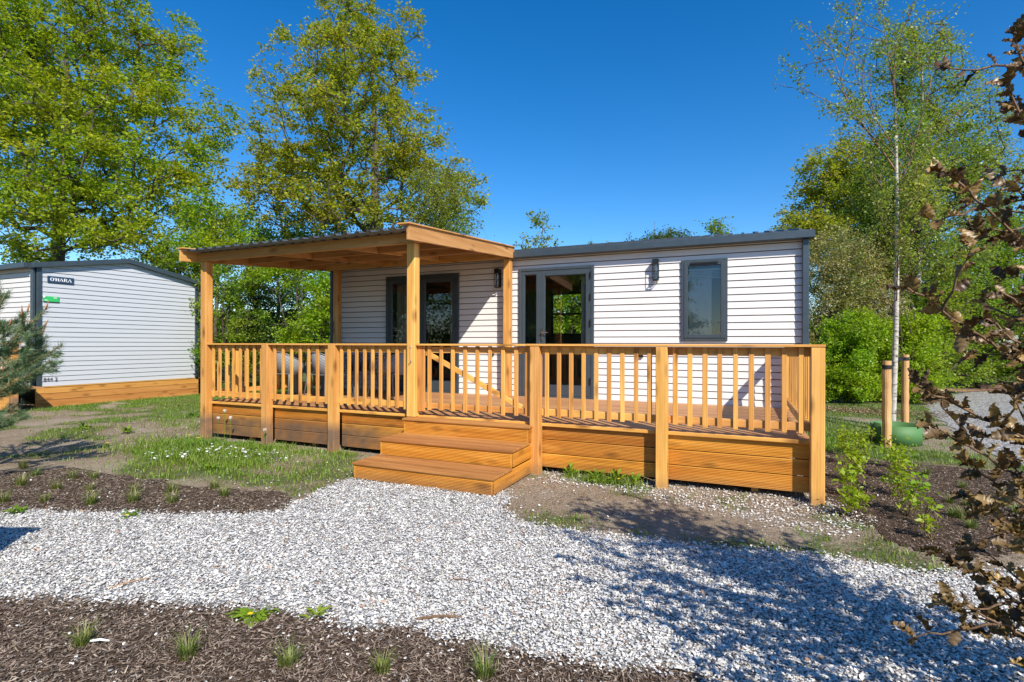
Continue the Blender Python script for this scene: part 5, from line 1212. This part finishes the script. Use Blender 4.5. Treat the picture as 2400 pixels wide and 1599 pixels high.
# daisies and dandelion flowers in the left lawn
def daisy(src=[None]):
    if src[0] is None:
        V = [(0, 0, .062)]; 
        for k in range(12): a = k * math.pi / 6; V += [(math.cos(a - .2) * .016, math.sin(a - .2) * .016, .058), (math.cos(a + .2) * .016, math.sin(a + .2) * .016, .058)]
        F = [(0, 1 + 2 * k, 2 + 2 * k) for k in range(12)]; V += [(.001, 0, 0), (-.001, .001, 0), (0, 0, .06)]; F += [(25, 26, 27)]
        src[0] = np_obj('daisy', V, F, 'flower white'); return src[0]
    o = src[0].copy(); C.objects.link(o); return o
for k in range(90):
    q = random.random(); p = (random.gauss(-6.95, .38), random.gauss(5.45, .16)) if q < .5 else ((random.gauss(-6.25, .3), random.gauss(5.35, .15)) if q < .75 else (random.gauss(-7.3, .3), random.gauss(4.9, .12)))
    o = daisy(); o.location = (p[0], p[1], float(gh(*p)) + random.uniform(0, .04)); o.rotation_euler = (random.gauss(0, .25), random.gauss(0, .25), random.uniform(0, 6)); s_ = random.uniform(.8, 1.3); o.scale = (s_,) * 3
    tag(o, 'tiny white daisy in the grass in front of the left deck skirt', 'daisy', 'daisies in the left lawn')
for p, lab in (((-8.79, 4.84), 'yellow dandelion flower at the left edge of the lush grass'), ((-8.38, 5.85), 'yellow dandelion flower left of the pair near the deck post'), ((-7.99, 5.72), 'yellow dandelion flower right of the pair near the deck post')):
    t = thing('dandelion', (p[0], p[1], 0), lab, 'dandelion'); blossom(t, p, .13, .026)
for p, h, lab in (((-7.78, 5.9), .42, 'tall dandelion seed head against the first skirt panel'), ((-7.95, 6.15), .50, 'tallest dandelion seed head beside the first skirt panel'), ((-7.75, 6.1), .40, 'dandelion seed head between the two tall ones'), ((-6.95, 6.08), .26, 'low dandelion seed head by the second post')):
    t = thing('seed_head', (p[0], p[1], 0), lab, 'dandelion'); MB().tube([(p[0], p[1], 0), (p[0] + .01, p[1], h)], .003, 5).build('stem', 'weed leaves', t)
    d = rng.normal(0, 1, (160, 3)); d /= np.linalg.norm(d, axis=1, keepdims=True); V, F = leaves_at(np.array([p[0] + .01, p[1], h]) + d * .019, .012); np_obj('seeds', V, F, 'flower white', t)
# rows of small leafy shrubs in the right bed
def small_shrub(loc, label, h, n=110):
    t = thing('young_shrub', (loc[0], loc[1], float(gh(*loc))), label, 'shrub', 'young shrubs planted in rows right of the deck'); P0, P1, lp = [], [], []; b = np.array(t.location)
    for s_ in range(5):
        a = rng.uniform(0, 6.28); e = b + np.array([math.cos(a) * h * .28, math.sin(a) * h * .28, h * rng.uniform(.7, 1.05)]); mid = (b + e) / 2 + rng.normal(0, .015, 3)
        P0 += [b, mid]; P1 += [mid, e]
        for _ in range(n // 5): f = rng.uniform(.3, 1.05); lp.append(b * (1 - f) + e * f + rng.normal(0, h * .10, 3))
    P0, P1 = np.array(P0), np.array(P1); V, F = sticks(P0, P1, np.full(len(P0), .004), np.full(len(P0), .0028)); np_obj('stems', V, F, 'holly stem', t)
    lp = np.array(lp); lp[:, 2] = np.maximum(lp[:, 2], b[2] + .03); V, F = leaves_at(lp, .062, .5, .9); np_obj('leaves', V, F, 'bright leaves', t)
ROW1 = [(0.99, 5.88, .36), (1.09, 6.64, .44), (1.19, 7.4, .46), (1.36, 8.36, .46), (1.45, 9.1, .42), (1.68, 9.2, .40)]; ROW2 = [(1.45, 6.1, .38), (1.57, 6.85, .42), (1.73, 7.78, .42), (1.88, 8.49, .42)]
od = ['nearest', 'second', 'third', 'fourth', 'fifth', 'farthest']
for k, (x, y, h) in enumerate(ROW1): small_shrub((x, y), f'{od[k]} leafy young shrub in the row along the deck end post', h, 150)
for k, (x, y, h) in enumerate(ROW2): small_shrub((x, y), f'{od[k]} leafy young shrub in the row farther right of the deck', h, 150)
small_shrub((1.46, 5.45), 'smallest young shrub with bare pale twigs at the bed corner', .26, 40); small_shrub((1.49, 5.8), 'thin young shrub with few leaves just before the second row', .30, 40)
# sticks on the path and the bed
def stick(p, L, a, r, label, m='holly stem'):
    z = float(gh(*p)) + .028; d = np.array([math.cos(a), math.sin(a), 0]) * L / 2; q = np.array([p[0], p[1], z])
    s_ = MB(); s_.tube([tuple(q - d), tuple(q + np.array([0, 0, .006]) + np.array([-d[1], d[0], 0]) * .06), tuple(q + d)], [r, r * 1.1, r * .7], 6); tag(s_.build('twig', m, origin=tuple(q)), label, 'twig')
stick((-1.62, 2.66), .26, .5, .008, 'brown stick lying where the shells meet the front bark bed'); stick((-1.75, 3.15), .14, .35, .004, 'short orange-brown twig on the shells above the brown stick')
stick((-3.15, 1.70), .10, .45, .006, 'white weathered chip near the bottom left grass tuft', 'flower white'); stick((-3.75, 2.2), .22, 1.2, .004, 'thin pale twig at the left of the front bark bed', 'interior oak')
# ---------------------------------------------------------------- outside the frame on the left: unseen box added to cast the dark corner shadow on the shells
cb = thing('shadow_caster', (-4.4, .45, 0), 'grey box added left of the path, outside the frame, to cast the corner shadow', 'shadow caster')
MB().obox((-4.60, .70, .80), .41, .5, .3, .76).build('body', 'caster grey', cb, bevel=.01); MB().obox((-4.60, .70, 1.58), .41, .54, .34, .02).build('lid', 'anthracite metal', cb, bevel=.005)
# pale holiday home far right, glimpsed through the foliage
fh = thing('mobile_home', (*foot(2330, 34)[:2], 0), 'pale distant home glimpsed through foliage at the far right', 'mobile home'); q = foot(2330, 34)
MB().obox((q[0], q[1], 1.5), -.2, 4.2, 2, 1.1).build('wall', 'far wall white', fh); MB().obox((q[0], q[1], 2.68), -.2, 4.4, 2.2, .08).build('roof', 'anthracite metal', fh)
for dx in (-2.6, -.8, 1.4): MB().obox((q[0] + dx * math.cos(-.2) + 2.01 * math.sin(-.2), q[1] + dx * math.sin(-.2) - 2.01 * math.cos(-.2), 1.65), -.2, .45, .03, .5).build('window', 'black plastic', fh)
